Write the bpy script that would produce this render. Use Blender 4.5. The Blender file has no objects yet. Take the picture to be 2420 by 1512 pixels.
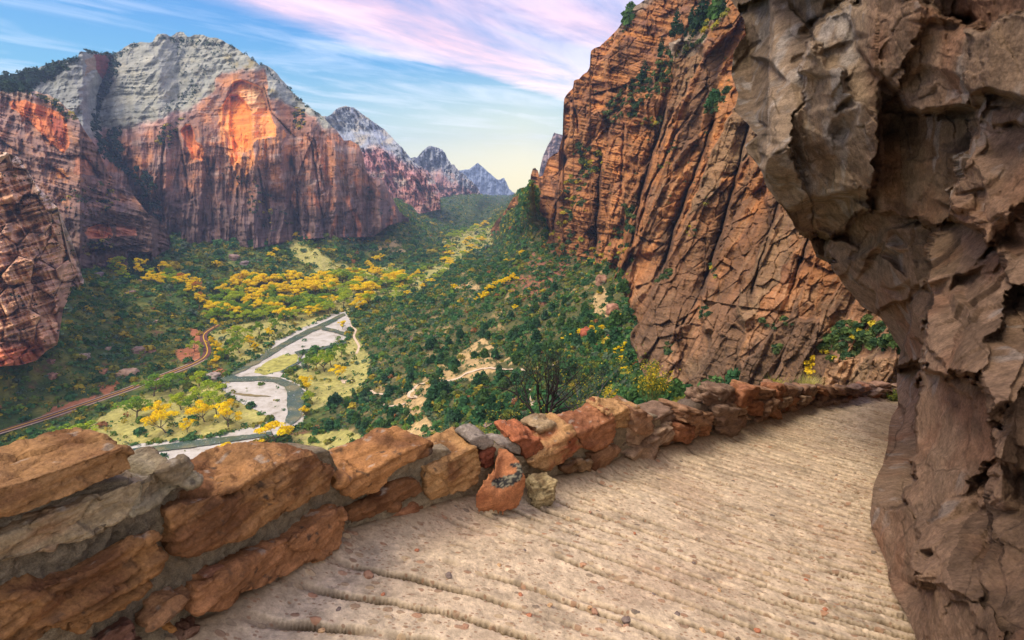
import bpy, bmesh, math, random
import numpy as np
from mathutils import Vector, geometry
random.seed(7); RNG = np.random.default_rng(11)
S = bpy.context.scene; COL = S.collection
# ------------------------------------------------------------------ camera
# photo coordinates are read on a 2420 x 1512 copy of the photograph
F = 1150.0; PITCH = math.radians(15.8); CP, SP = math.cos(PITCH), math.sin(PITCH)
cam_d = bpy.data.cameras.new('camera'); cam = bpy.data.objects.new('camera', cam_d); COL.objects.link(cam)
cam_d.sensor_width = 36; cam_d.lens = F/2420*36; cam_d.clip_start = .05; cam_d.clip_end = 60000
cam.rotation_euler = (math.radians(90)-PITCH, 0, 0); S.camera = cam
def ray(u, v):
    u = np.asarray(u, float); v = np.asarray(v, float)
    a = (u-1210)/F; b = -(v-756)/F
    return a, CP+SP*b, -SP+CP*b
def pt(u, v, s):
    x, y, z = ray(u, v); return np.stack([x*s, y*s, z*s], -1)
FLOOR = -150.0
# ------------------------------------------------------------------ noise
def _h(ix, iy, iz, seed):
    h = (ix.astype(np.uint32)*np.uint32(374761393) ^ iy.astype(np.uint32)*np.uint32(668265263) ^ iz.astype(np.uint32)*np.uint32(2147483647-58)) + np.uint32(seed*362437+1)
    h = (h ^ (h >> np.uint32(13)))*np.uint32(1274126177); h ^= h >> np.uint32(16)
    h = h*np.uint32(2246822519); return h ^ (h >> np.uint32(15))
def perlin(p, seed=0):
    with np.errstate(over='ignore'):
        sh = p.shape[:-1]; p = p.reshape(-1, 3); i = np.floor(p).astype(np.int64); f = p-i
        w = f*f*f*(f*(f*6-15)+10); out = np.zeros(len(p))
        for dx in (0, 1):
            for dy in (0, 1):
                for dz in (0, 1):
                    h = _h(i[:, 0]+dx, i[:, 1]+dy, i[:, 2]+dz, seed)
                    gx = (h & 1023)/511.5-1; gy = ((h >> 10) & 1023)/511.5-1; gz = ((h >> 20) & 1023)/511.5-1
                    d = gx*(f[:, 0]-dx)+gy*(f[:, 1]-dy)+gz*(f[:, 2]-dz)
                    out += d*(w[:, 0] if dx else 1-w[:, 0])*(w[:, 1] if dy else 1-w[:, 1])*(w[:, 2] if dz else 1-w[:, 2])
        return out.reshape(sh)
def fbm(p, o=4, seed=0, rough=.5):
    t = 0; a = 1.
    for k in range(o): t = t+a*perlin(p*(2.03**k), seed+k); a *= rough
    return t
def ridged(p, o=4, seed=0, rough=.55):
    t = 0; a = 1.
    for k in range(o): t = t+a*(1-2.2*np.abs(perlin(p*(2.07**k), seed+k))); a *= rough
    return t
def facets(p, seed=0, tilt=.5):
    """cells of tilted planes: (offset, distance to the nearest cell edge, cell random)"""
    with np.errstate(over='ignore'):
        sh = p.shape[:-1]; p = p.reshape(-1, 3); i = np.floor(p).astype(np.int64)
        b1 = np.full(len(p), 9.); b2 = b1.copy(); off = np.zeros(len(p)); rnd = off.copy()
        for dx in (-1, 0, 1):
            for dy in (-1, 0, 1):
                for dz in (-1, 0, 1):
                    c = i+np.array([dx, dy, dz]); h = _h(c[:, 0], c[:, 1], c[:, 2], seed); h2 = _h(c[:, 0], c[:, 1], c[:, 2], seed+77)
                    q = c+np.stack([(h & 1023), (h >> 10) & 1023, (h >> 20) & 1023], -1)/1023.
                    d = p-q; r = np.sqrt((d*d).sum(1)); g = np.stack([(h2 & 1023), (h2 >> 10) & 1023, (h2 >> 20) & 1023], -1)/511.5-1
                    o = ((h2 >> 5) & 255)/255.-.5+tilt*(d*g).sum(1)*2; k = r < b1
                    b2 = np.where(k, b1, np.minimum(b2, r)); off = np.where(k, o, off); rnd = np.where(k, ((h2 >> 3) & 255)/255., rnd); b1 = np.where(k, r, b1)
        return off.reshape(sh), (b2-b1).reshape(sh), rnd.reshape(sh)
def plates(U, V, Lf, cu, cv, lean, seed, gmax, tilt, warp=12., edge=.10):
    """log depth Lf broken into flat plates about cu x cv large: each follows Lf only up to the slope gmax, so steep stretches become steps"""
    with np.errstate(over='ignore'):
        sh = U.shape; wu_ = U+warp*fbm(uvp(U, V, .016), 4, seed+1); wv_ = V+warp*fbm(uvp(U, V, .016), 4, seed+2); x = ((wu_+lean*wv_)/cu).ravel(); y = (wv_/cv).ravel(); ix = np.floor(x).astype(np.int64); iy = np.floor(y).astype(np.int64); z = ix*0
        b = np.full((2, len(x)), 99.); cx = np.zeros((2, len(x))); cy = cx.copy(); tx = cx.copy(); ty = cx.copy(); oo = cx.copy()
        for dx in (-1, 0, 1):
            for dy in (-1, 0, 1):
                h = _h(ix+dx, iy+dy, z, seed); h2 = _h(ix+dx, iy+dy, z, seed+7); px = ix+dx+(h & 1023)/1023.; py = iy+dy+((h >> 10) & 1023)/1023.; r = np.hypot(x-px, y-py); t1 = (h2 & 1023)/511.5-1; t2 = ((h2 >> 10) & 1023)/511.5-1; t3 = ((h2 >> 20) & 1023)/1023.-.5
                k = r < b[0]; k2 = (~k) & (r < b[1])
                for A_, val in ((cx, px), (cy, py), (tx, t1), (ty, t2), (oo, t3)): A_[1] = np.where(k, A_[0], np.where(k2, val, A_[1])); A_[0] = np.where(k, val, A_[0])
                b[1] = np.where(k, b[0], np.where(k2, r, b[1])); b[0] = np.where(k, r, b[0])
        out = []
        ler = np.broadcast_to(lean, sh).ravel() if not np.isscalar(lean) else lean
        for j in (0, 1):
            vc = cy[j]*cv; uc = cx[j]*cu-ler*vc; key = np.round(np.stack([uc, vc], 1)/3).astype(np.int64)*3; uq, inv = np.unique(key, axis=0, return_inverse=True); inv = inv.ravel(); uq = uq.astype(float)
            L0 = Lf(uq[:, 0], uq[:, 1]); gu = (Lf(uq[:, 0]+8, uq[:, 1])-Lf(uq[:, 0]-8, uq[:, 1]))/16; gv = (Lf(uq[:, 0], uq[:, 1]+8)-Lf(uq[:, 0], uq[:, 1]-8))/16; g = np.hypot(gu, gv)+1e-9; f = np.minimum(1, gmax/g)
            du = U.ravel()-uc; dv = V.ravel()-vc; out.append(L0[inv]+(gu*f)[inv]*du+(gv*f)[inv]*dv+tilt*(tx[j]*du+ty[j]*dv)+tilt*cu*.8*oo[j])
        w = .5+.5*sst(0, edge, b[1]-b[0]); plates.tone = (oo[0]*2).reshape(sh); return (out[0]*w+out[1]*(1-w)).reshape(sh), (b[1]-b[0]).reshape(sh)
def sst(a, b, x):
    t = np.clip((x-a)/(b-a), 0, 1); return t*t*(3-2*t)
def uvp(u, v, fu, fv=None, w=0.): return np.stack([u*fu, v*(fv if fv else fu), np.zeros_like(u)+w], -1)
def inside(u, v, poly):
    c = np.zeros(u.shape, bool); n = len(poly)
    for k in range(n):
        (x1, y1), (x2, y2) = poly[k], poly[(k+1) % n]
        if y1 == y2: continue
        c ^= ((y1 > v) != (y2 > v)) & (u < (x2-x1)*(v-y1)/(y2-y1)+x1)
    return c
def polydist(u, v, poly, closed=False):
    """distance to a polyline and the side one is on (+ = right of its direction on screen)"""
    best = np.full(u.shape, 1e9); side = np.zeros(u.shape); n = len(poly)
    for k in range(n if closed else n-1):
        (x1, y1), (x2, y2) = poly[k][:2], poly[(k+1) % n][:2]; dx, dy = x2-x1, y2-y1; L = dx*dx+dy*dy+1e-9
        t = np.clip(((u-x1)*dx+(v-y1)*dy)/L, 0, 1); d = np.hypot(u-x1-t*dx, v-y1-t*dy)
        k2 = d < best; best = np.where(k2, d, best); side = np.where(k2, np.sign(dx*(v-y1)-dy*(u-x1)), side)
    return best, side
def rbf(pts, vals, sm=1e-4):
    P = np.array(pts, float)/1000; V = np.array(vals, float); n = len(P)
    def k(r2): return np.where(r2 > 0, r2*np.log(r2+1e-12), 0)
    A = np.zeros((n+3, n+3)); A[:n, :n] = k(((P[:, None]-P[None])**2).sum(-1))+np.eye(n)*sm; A[:n, n] = 1; A[:n, n+1:] = P; A[n, :n] = 1; A[n+1:, :n] = P.T
    w = np.linalg.solve(A, np.concatenate([V, np.zeros(3)]))
    def f(u, v):
        u = np.asarray(u, float)/1000; v = np.asarray(v, float)/1000; o = w[n]+w[n+1]*u+w[n+2]*v
        for j in range(n): o = o+w[j]*k((u-P[j, 0])**2+(v-P[j, 1])**2)
        return o
    return f
# ------------------------------------------------------------------ mesh output
def link(name, me, mat=None, parent=None):
    o = bpy.data.objects.new(name, me); COL.objects.link(o)
    if mat is not None: me.materials.append(mat)
    if parent is not None: o.parent = parent
    return o
def tag(o, label=None, cat=None, group=None, kind=None):
    if label: o['label'] = label
    if cat: o['category'] = cat
    if group: o['group'] = group
    if kind: o['kind'] = kind
    return o
def empty(name, loc, label=None, cat=None, group=None):
    o = bpy.data.objects.new(name, None); COL.objects.link(o); o.location = loc; o.empty_display_size = .1
    return tag(o, label, cat, group)
def npmesh(name, V, faces, col=None, smooth=True):
    """V (n,3); faces (m,k)"""
    me = bpy.data.meshes.new(name); V = np.ascontiguousarray(V, np.float32); faces = np.ascontiguousarray(faces, np.int32); m, k = faces.shape
    me.vertices.add(len(V)); me.vertices.foreach_set('co', V.ravel())
    me.loops.add(m*k); me.loops.foreach_set('vertex_index', faces.ravel())
    me.polygons.add(m); me.polygons.foreach_set('loop_start', np.arange(0, m*k, k, dtype=np.int32)); me.polygons.foreach_set('loop_total', np.full(m, k, np.int32))
    me.polygons.foreach_set('use_smooth', np.full(m, smooth, bool))
    if col is not None: setcol(me, col)
    me.update(calc_edges=True); return me
def setcol(me, col):
    a = me.color_attributes.new('Col', 'FLOAT_COLOR', 'POINT'); c = np.ones((len(col), 4), np.float32); c[:, :3] = np.clip(col, 0, 1); a.data.foreach_set('color', c.ravel())
def grid(name, P, col=None, keep=None, smooth=True):
    H, W = P.shape[:2]; idx = np.arange(H*W).reshape(H, W)
    f = np.stack([idx[:-1, :-1], idx[:-1, 1:], idx[1:, 1:], idx[1:, :-1]], -1).reshape(-1, 4)
    if keep is not None: f = f[keep[:-1, :-1].ravel()]
    return npmesh(name, P.reshape(-1, 3), f, None if col is None else col.reshape(-1, 3), smooth)
def gnormals(P):
    a = np.gradient(P, axis=0); b = np.gradient(P, axis=1); n = np.cross(a, b); return n/(np.linalg.norm(n, axis=-1, keepdims=True)+1e-12)
# ------------------------------------------------------------------ materials
class NT:
    def __init__(s, name):
        s.m = bpy.data.materials.new(name); s.m.use_nodes = True; s.t = s.m.node_tree; s.n = s.t.nodes; s.l = s.t.links
        s.b = s.n['Principled BSDF']; s.b.inputs['Roughness'].default_value = .9; s.b.inputs['Specular IOR Level'].default_value = .15
    def add(s, t, **k):
        x = s.n.new(t)
        for a, b in k.items(): setattr(x, a, b)
        return x
    def pos(s): return s.add('ShaderNodeNewGeometry').outputs['Position']
    def mapping(s, v, sc):
        m = s.add('ShaderNodeMapping'); s.l.new(v, m.inputs[0]); m.inputs['Scale'].default_value = sc; return m.outputs[0]
    def noise(s, v, scale, det=4, rough=.6):
        x = s.add('ShaderNodeTexNoise'); s.l.new(v, x.inputs['Vector']); x.inputs['Scale'].default_value = scale; x.inputs['Detail'].default_value = det; x.inputs['Roughness'].default_value = rough; return x.outputs[0]
    def vor(s, v, scale, feat='F1'):
        x = s.add('ShaderNodeTexVoronoi', feature=feat); s.l.new(v, x.inputs['Vector']); x.inputs['Scale'].default_value = scale; return x
    def ramp(s, f, stops):
        r = s.add('ShaderNodeValToRGB'); s.l.new(f, r.inputs[0]); e = r.color_ramp.elements
        while len(e) < len(stops): e.new(.5)
        for k, (p, c) in enumerate(stops): e[k].position = p; e[k].color = (c if isinstance(c, tuple) else (c, c, c))+(1,)
        return r.outputs[0]
    def mix(s, a, b, f, mode='MIX'):
        m = s.add('ShaderNodeMix', data_type='RGBA', blend_type=mode)
        for i, x in ((0, f), (6, a), (7, b)):
            if isinstance(x, (int, float)): m.inputs[i].default_value = x
            elif isinstance(x, tuple): m.inputs[i].default_value = x+(1,)
            else: s.l.new(x, m.inputs[i])
        return m.outputs[2]
    def math(s, op, a, b=0.):
        m = s.add('ShaderNodeMath', operation=op)
        for i, x in ((0, a), (1, b)):
            if isinstance(x, (int, float)): m.inputs[i].default_value = x
            else: s.l.new(x, m.inputs[i])
        return m.outputs[0]
    def bump(s, h, dist, st=1.):
        b = s.add('ShaderNodeBump'); s.l.new(h, b.inputs['Height']); b.inputs['Distance'].default_value = dist; b.inputs['Strength'].default_value = st
        s.l.new(b.outputs[0], s.b.inputs['Normal'])
    def attr(s): return s.add('ShaderNodeAttribute', attribute_name='Col').outputs['Color']
    def color(s, c): s.l.new(c, s.b.inputs['Base Color'])
def rock_mat(name, sc, bumpd, contrast=(.65, 1.3), strat=None):
    t = NT(name); p = t.pos(); a = t.noise(p, sc, 8, .7)
    c = t.mix(t.attr(), t.ramp(a, [(.3, contrast[0]), (.7, contrast[1])]), 1., 'MULTIPLY'); c = t.mix(c, t.ramp(t.noise(p, sc*7, 6, .75), [(.3, contrast[0]), (.7, contrast[1])]), 1., 'MULTIPLY'); h = t.noise(p, sc*2.3, 8, .72)
    if strat:
        b = t.noise(t.mapping(p, strat), 1., 6, .65); c = t.mix(c, t.ramp(b, [(.35, .72), (.62, 1.15)]), .8, 'MULTIPLY'); h = t.math('ADD', h, b)
    t.color(c); t.bump(h, bumpd); return t.m
def col_mat(name, rough=.85, trans=False, var=None):
    t = NT(name); c = t.attr(); t.b.inputs['Roughness'].default_value = rough
    if var: c = t.mix(c, t.ramp(t.noise(t.pos(), var, 3), [(.3, .7), (.7, 1.25)]), 1., 'MULTIPLY')
    t.color(c)
    if trans:
        tr = t.add('ShaderNodeBsdfTranslucent'); t.l.new(c, tr.inputs[0]); mx = t.add('ShaderNodeMixShader'); mx.inputs[0].default_value = .3
        t.l.new(t.b.outputs[0], mx.inputs[1]); t.l.new(tr.outputs[0], mx.inputs[2]); t.l.new(mx.outputs[0], t.n['Material Output'].inputs[0])
    return t.m
def flat_mat(name, c, sc=3., amt=(.75, 1.2), bumpd=None, rough=.9):
    t = NT(name); n = t.noise(t.pos(), sc, 6, .65); t.color(t.mix(tuple(c), t.ramp(n, [(.3, amt[0]), (.7, amt[1])]), 1., 'MULTIPLY')); t.b.inputs['Roughness'].default_value = rough
    if bumpd: t.bump(n, bumpd)
    return t.m
# ------------------------------------------------------------------ valley ground
G_PTS = [(0,850,40),(-300,850,60),(-300,1100,10),(100,800,38),(0,1000,6),(150,950,4),(100,880,16),(250,750,22),(350,700,24),(450,720,13),(470,780,2),(440,850,0),(250,930,0),(250,620,40),(200,660,42),(350,840,5),
 (400,580,50),(450,640,30),(600,570,52),(600,640,20),(700,560,50),(700,640,15),(780,545,58),(850,580,28),(900,600,12),(920,515,70),(953,506,72),(1000,560,18),(1060,575,4),(960,600,8),(960,640,0),(560,690,2),(700,690,0),
 (850,640,4),(1140,470,80),(1050,480,62),(980,495,60),(1100,500,40),(1180,490,36),(1205,475,45),(1150,530,2),(1050,530,14),(1228,470,122),(1200,515,80),(1172,556,14),(1170,575,0),(1060,625,0),(960,665,0),(840,800,0),(790,900,0),
 (745,960,0),(710,1020,0),(600,900,0),(500,1000,0),(300,1050,0),(650,800,0),(1200,850,45),(1000,900,29),(1250,960,66),(1050,1000,41),(800,1070,8),(1100,1030,55),(1300,980,81),(1300,760,59),(1100,760,32),(1000,740,20),(1200,640,52),
 (1100,640,24),(1250,540,92),(1300,600,77),(1450,640,92),(1500,780,89),(1530,900,95),(1650,930,104),(1900,940,124),(2150,900,132),(900,850,10),(900,760,8),(1400,1100,95),(1700,1100,118),(2200,1200,128),(1000,1300,50),(0,1300,0),(500,1300,0),
 (1800,1600,130),(1300,470,126),(1500,480,135),(2000,500,140),(300,480,75),(0,480,75),(-300,480,80),(600,470,75),(800,470,78),(1500,1600,100),(-300,1600,0),(600,1600,0),(2600,1000,135),(2600,500,142)]
_g = rbf([p[:2] for p in G_PTS], [p[2] for p in G_PTS], 2e-4)
def gh(u, v):
    h = _g(u, v); h = np.where(h > 6, h, 6*np.exp(np.clip((h-6)/6, -8, 0))) ; h = h-6*math.exp(-1)*0
    return np.clip(h-2.2, 0, 143)
def gs_base(u, v):
    _, _, z = ray(u, v); return (-FLOOR-gh(u, v))/np.maximum(-z, .02)
RIVER_ZONE = None
def Z5(*a): return [(x/2.791, 567.2+y/2.791) for x, y in a]
GRAVEL = Z5((2270,478),(2200,488),(2100,540),(1960,600),(1800,680),(1760,740),(1640,805),(1560,855),(1500,890),(1455,920),(1452,960),(1500,1010),(1620,1080),(1760,1150),(1818,1170),(1780,1200),(1600,1250),(1480,1290),(1300,1310),(1000,1345),(870,1356),(700,1400),(300,1560),(-300,2200),(700,2300),(1200,1700),(1430,1512),(1500,1400),(1700,1330),(1900,1260),(1990,1200),(2012,1120),(2015,1000),(1965,948),(1850,910),(1880,872),(1990,830),(2050,735),(2180,690),(2290,640),(2300,560),(2290,490))
WATER1 = Z5((2262,482),(2160,530),(2000,600),(1850,682),(1700,770),(1580,850),(1500,890),(1452,922),(1475,936),(1700,927),(1800,935),(1870,965),(1893,1000),(1890,1060),(1895,1150),(1882,1195),(1920,1222),(1988,1165),(2010,1060),(2005,990),(1955,950),(1850,908),(1750,895),(1580,902),(1540,890),(1640,846),(1760,778),(1900,690),(2060,606),(2180,552),(2284,492))
WATER2 = Z5((600,1440),(880,1372),(1000,1358),(1250,1323),(1480,1298),(1640,1283),(1790,1262),(1800,1280),(1700,1300),(1500,1332),(1250,1368),(1000,1398),(890,1412),(620,1480))
WATER3 = Z5((2130,570),(2200,585),(2286,610),(2330,640),(2280,632),(2200,605),(2120,590))
WATER4 = Z5((1940,738),(2000,722),(2120,706),(2280,668),(2285,676),(2120,722),(2000,742),(1985,770),(1990,800),(1860,868),(1840,866),(1965,800),(1970,765))
POOL = Z5((1500,1005),(1600,1012),(1700,1020),(1790,1028),(1700,1034),(1600,1026))
ISLAND = Z5((1676,872),(1700,840),(1800,785),(1880,755),(1960,750),(1960,800),(1900,835),(1830,870),(1740,888))
MEADOWS = [Z5((600,1440),(880,1356),(1300,1308),(1600,1248),(1812,1170),(1620,1080),(1490,1000),(1440,955),(1300,930),(1100,980),(900,1040),(700,1140),(560,1260),(400,1330),(300,1440)),
  Z5((1400,610),(1530,560),(1800,520),(2000,500),(2200,480),(2100,545),(1960,600),(1800,680),(1760,740),(1640,805),(1560,820),(1500,760),(1420,700)),
  Z5((1850,910),(1990,830),(2060,735),(2286,640),(2400,690),(2440,800),(2400,1000),(2200,1060),(2080,1120),(2016,1110),(2015,1000),(1965,948)),
  Z5((1940,120),(2060,180),(2160,330),(2286,360),(2500,300),(2700,240),(2620,170),(2400,190),(2200,150),(2000,20),(1900,0)),
  Z5((1700,560),(2300,470),(2500,400),(2600,330),(2400,330),(2100,400),(1800,480)), Z5((2290,1250),(2500,1400),(2100,1500),(1900,1290)), [(1040,572),(1100,545),(1168,532),(1166,572),(1120,600),(1060,640),(990,685),(930,708),(900,698),(960,665),(1010,640),(1065,600)]]
DIRT = [Z5((1150,720),(1310,700),(1320,800),(1240,830),(1180,790)),Z5((260,1180),(380,1090),(640,1030),(560,1110),(330,1180)),Z5((1400,830),(1500,850),(1470,890),(1420,880)),Z5((0,640),(300,590),(380,650),(260,760),(0,800)),
  Z5((1280,290),(1340,280),(1330,340)),Z5((650,960),(760,930),(760,990),(680,1030)), Z5((1250,560),(1330,600),(1320,720),(1270,700))]
TAN = [[(930,970),(950,930),(1000,905),(1060,880),(1130,868),(1200,858),(1215,880),(1150,905),(1080,915),(1030,935),(1010,985),(970,1010)], [(1030,880),(1060,850),(1150,815),(1180,850),(1120,880)], [(1060,690),(1120,670),(1140,700)],
  [(1400,700),(1450,690),(1470,760),(1400,770)],[(880,1040),(1010,1000),(1060,1080),(900,1110)], [(880,600),(930,560),(960,600)]]
REDSLOPE = [[(1180,640),(1260,600),(1300,640),(1320,720),(1260,740),(1200,700)],[(1380,820),(1440,790),(1450,850),(1400,870)],[(1300,560),(1380,600),(1330,660),(1290,650)]]
def ground_noise(u, v, P, h):
    a = sst(1., 14., h); d = np.linalg.norm(P, axis=-1)
    n = fbm(P/np.array([60., 60., 60.]), 5, 3, .55)*7*a*sst(60, 250, d)
    n += ridged(P/np.array([150., 150., 400.]), 2, 9)*4*a*sst(100, 400, d)+fbm(P/9., 3, 8)*.9*a*sst(20,120,d)
    return n
def ground_pos(u, v):
    # under the right cliff the slope falls away instead of climbing through the rock
    u = np.asarray(u, float); v = np.asarray(v, float); h = gh(u, v); gb = np.interp(u, [1285, 1302, 1340, 1400, 1440, 1470, 1490, 1520, 1545, 1600], [530, 600, 606, 612, 640, 690, 780, 850, 905, 938])-6; kf = sst(1262, 1300, u)*sst(1680, 1600, u); h = h*(1-kf*(1-np.exp(-np.clip(gb-v, 0, 900)/45.)))
    _, _, rz = ray(u, v); s = (-FLOOR-h)/np.maximum(-rz, .02); P = pt(u, v, s)
    P = P.copy(); P[..., 2] += ground_noise(u, v, P, h); return P, h
uu, vv = np.meshgrid(np.arange(-420, 2560, 3.), np.concatenate([np.arange(463, 640, 1.6), np.arange(640, 1120, 2.8), np.arange(1120, 1640, 9.)]))
GP, GH = ground_pos(uu, vv)
wu = uu+fbm(uvp(uu, vv, .03), 3, 21)*14; wv = vv+fbm(uvp(uu, vv, .03), 3, 31)*7
n1 = fbm(GP/np.array([25., 25., 25.]), 5, 41)
C = np.zeros(uu.shape+(3,)); C[:] = (.07, .115, .03)
def cmix(C, c, f): return C*(1-f[..., None])+np.array(c)*f[..., None]
C = cmix(C, (.22, .22, .05), sst(-.1, .35, n1)); C = cmix(C, (.20, .11, .06), sst(.25, .6, fbm(GP/14., 4, 51)))
right = sst(0, 60, uu-np.interp(vv, [463, 560, 660, 800, 900, 1020, 1200], [1215, 1170, 960, 840, 790, 710, 700]))
C = cmix(C, (.10, .105, .04), right); C = cmix(C, (.40, .29, .13), right*sst(.12, .45, fbm(GP/14., 5, 61))*.8)
far = sst(1100, 2200, GP[..., 1]); C = cmix(C, (.05, .085, .04), far*.8)
MEAD = np.zeros(uu.shape, bool)
for m in MEADOWS: MEAD |= inside(wu, wv, m)
mc = np.array([.40, .38, .12])*(1+.35*fbm(GP/12., 5, 71)[..., None]); mc = mc*(1-.5*sst(.15, .5, fbm(GP/5., 3, 72))[..., None])+np.array([.5, .43, .22])*.5*sst(.15, .5, fbm(GP/5., 3, 72))[..., None]
C = np.where(MEAD[..., None], mc, C)
for m in TAN: C = np.where((inside(wu, wv, m) & (fbm(GP/13., 4, 64) > -.12))[..., None], np.array([.50, .36, .17])*(1+.3*n1[..., None]), C)
for m in DIRT: C = np.where(inside(wu, wv, m)[..., None], np.array([.48, .19, .09])*(1+.3*n1[..., None]), C)
for m in REDSLOPE: C = np.where((inside(wu, wv, m) & (fbm(GP/10., 4, 63) > .02))[..., None], np.array([.27, .12, .07])*(1+.3*n1[..., None]), C)
t = NT('ground_soil'); p = t.pos(); a = t.noise(p, .35, 8, .7); t.color(t.mix(t.attr(), t.ramp(a, [(.3, .55), (.7, 1.4)]), 1., 'MULTIPLY')); t.bump(t.noise(p, .8, 6, .7), .8); M_GROUND = t.m
tag(link('valley_ground', grid('valley_ground', GP[::-1], C[::-1]), M_GROUND), kind='structure')
def sheet(name, poly, z, mat, wob=0., col=None):
    """flat irregular sheet on the valley floor, outline given in the photo and laid on the plane z"""
    out = []
    for k in range(len(poly)):
        a, b = np.array(poly[k]), np.array(poly[(k+1) % len(poly)]); n = max(1, int(np.linalg.norm(b-a)/4))
        for j in range(n): out.append(a+(b-a)*j/n)
    out = np.array(out); o3 = np.c_[out, out[:, :1]*0]; out = out+wob*np.stack([perlin(o3*.05, 5)*2.2+1.4*perlin(o3*.15, 7)+.8*perlin(o3*.4, 9), perlin(o3*.05, 6)+.6*perlin(o3*.15, 8)+.4*perlin(o3*.4, 10)], -1)
    _, _, rz = ray(out[:, 0], out[:, 1]); P = pt(out[:, 0], out[:, 1], z/rz)
    vs, es, fs, *_ = geometry.delaunay_2d_cdt([Vector((p[0], p[1])) for p in P], [], [list(range(len(P)))], 1, 1e-4)
    me = bpy.data.meshes.new(name); me.from_pydata([(q.x, q.y, z) for q in vs], [], [tuple(f) for f in fs]); me.update()
    if len(me.polygons) and me.polygons[0].normal.z < 0: me.flip_normals()
    return link(name, me, mat)
t = NT('gravel'); p = t.pos(); a = t.noise(p, .09, 10, .78); b = t.noise(t.mapping(p, (.03, .09, .1)), 1., 7)
t.color(t.mix(t.ramp(a, [(.36, (.26, .24, .19)), (.45, (.44, .42, .37)), (.62, (.56, .55, .52))]), t.ramp(b, [(.3, .9), (.5, 1.03)]), 1., 'MULTIPLY')); t.bump(t.noise(p, 1.5, 4), .3); M_GRAVEL = t.m
t = NT('river_water'); p = t.pos(); t.b.inputs['Roughness'].default_value = .18; t.b.inputs['Specular IOR Level'].default_value = .5
a = t.noise(p, .06, 5); rip = t.noise(t.mapping(p, (1., .5, 1.)), .9, 5, .7)
t.color(t.mix(t.ramp(a, [(.36, (.035, .085, .07)), (.52, (.08, .12, .07)), (.64, (.20, .19, .09))]), (.75, .8, .85), t.ramp(rip, [(.60, 0.), (.70, .7)]))); t.bump(rip, .25); M_WATER = t.m
M_BANK = flat_mat('river_bank', (.36, .31, .16), .5, (.5, 1.4), .5); bk = []
cg = np.mean(GRAVEL, 0)
for k_ in range(len(GRAVEL)):
    a_, b_, c_ = [np.array(GRAVEL[(k_+j_) % len(GRAVEL)]) for j_ in (-1, 0, 1)]; d_ = c_-a_; nn__ = np.array([-d_[1], d_[0]])/np.linalg.norm(d_); bk.append(tuple(b_-nn__*np.array([3.2, 2.0])))
tag(sheet('river_bank', bk, FLOOR+.2, M_BANK, 4.), kind='structure')
M_SHORE = flat_mat('shore_gravel', (.40, .37, .30), .3, (.6, 1.35)); ig = []
for k_ in range(len(GRAVEL)):
    a_, b_, c_ = [np.array(GRAVEL[(k_+j_) % len(GRAVEL)]) for j_ in (-1, 0, 1)]; d_ = c_-a_; nn__ = np.array([-d_[1], d_[0]])/np.linalg.norm(d_); ig.append(tuple(b_+nn__*np.array([3.6, 2.4])))
tag(sheet('pale_gravel', ig, FLOOR+.45, M_GRAVEL, 3.2), kind='structure')
gb = sheet('gravel_bar', GRAVEL, FLOOR+.3, M_SHORE, 2.4); tag(gb, kind='structure')
M_MEAD = flat_mat('bar_grass', (.38, .37, .10), .25, (.5, 1.4)); tag(sheet('grassy_bar', ISLAND, FLOOR+.65, M_MEAD, 3.), kind='structure')
for k, w in enumerate((WATER1, WATER2, WATER3, WATER4)): tag(sheet('river', w, FLOOR+.95+.2*k, M_WATER, 1.5), kind='structure')
M_SILT = flat_mat('wet_silt', (.22, .18, .09), .2, (.6, 1.3)); tag(sheet('wet_silt', POOL, FLOOR+.7, M_SILT, 2.), kind='structure')
def ribbon(name, pts, wid, mat, lift, on_floor=False, seg=6.):
    """strip following the ground through photo points; wid in metres"""
    q = []
    pts = np.array(pts, float)
    for a, b in zip(pts[:-1], pts[1:]):
        n = max(2, int(np.linalg.norm(b-a)/seg))
        for j in range(n): q.append(a+(b-a)*j/n)
    q.append(pts[-1]); q = np.array(q)
    for _ in range(3): q[1:-1] = (q[:-2]+2*q[1:-1]+q[2:])/4
    P, _ = ground_pos(q[:, 0], q[:, 1]); T = np.gradient(P[:, :2], axis=0); N = np.stack([-T[:, 1], T[:, 0]], -1); N /= np.linalg.norm(N, axis=1, keepdims=True)+1e-9
    rows = []
    for k in (-1, -.5, 0, .5, 1):
        R = P.copy(); R[:, :2] += N*wid/2*k; R[:, 2] = P[:, 2]+lift; rows.append(R)
    return link(name, grid(name, np.array(rows)[::-1]), mat)
ROAD = Z5((-400,1400),(-150,1320),(0,1268),(300,1175),(600,1072),(850,985),(1000,925),(1150,868),(1250,830),(1340,785),(1372,755),(1372,715),(1352,675),(1335,640),(1345,615),(1385,592),(1440,560))
M_ROAD = flat_mat('red_asphalt', (.15, .07, .06), .6, (.8, 1.2)); M_YEL = flat_mat('road_paint', (.75, .48, .04), 1.)
tag(ribbon('road', ROAD, 6.4, M_ROAD, .5), kind='structure'); tag(ribbon('road_centre_line', ROAD, .8, M_YEL, .58), kind='structure')
M_SHOULD = flat_mat('pale_shoulder', (.5, .40, .30), .6); tag(ribbon('road_shoulder', ROAD[:10], 9, M_SHOULD, .38), kind='structure')
def Z6(*a): return [((1200+x/1.68)/1.587, (1000+y/1.68)/1.587) for x, y in a]
M_TRAIL = flat_mat('sand_trail', (.62, .50, .36), .4, (.85, 1.1))
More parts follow.
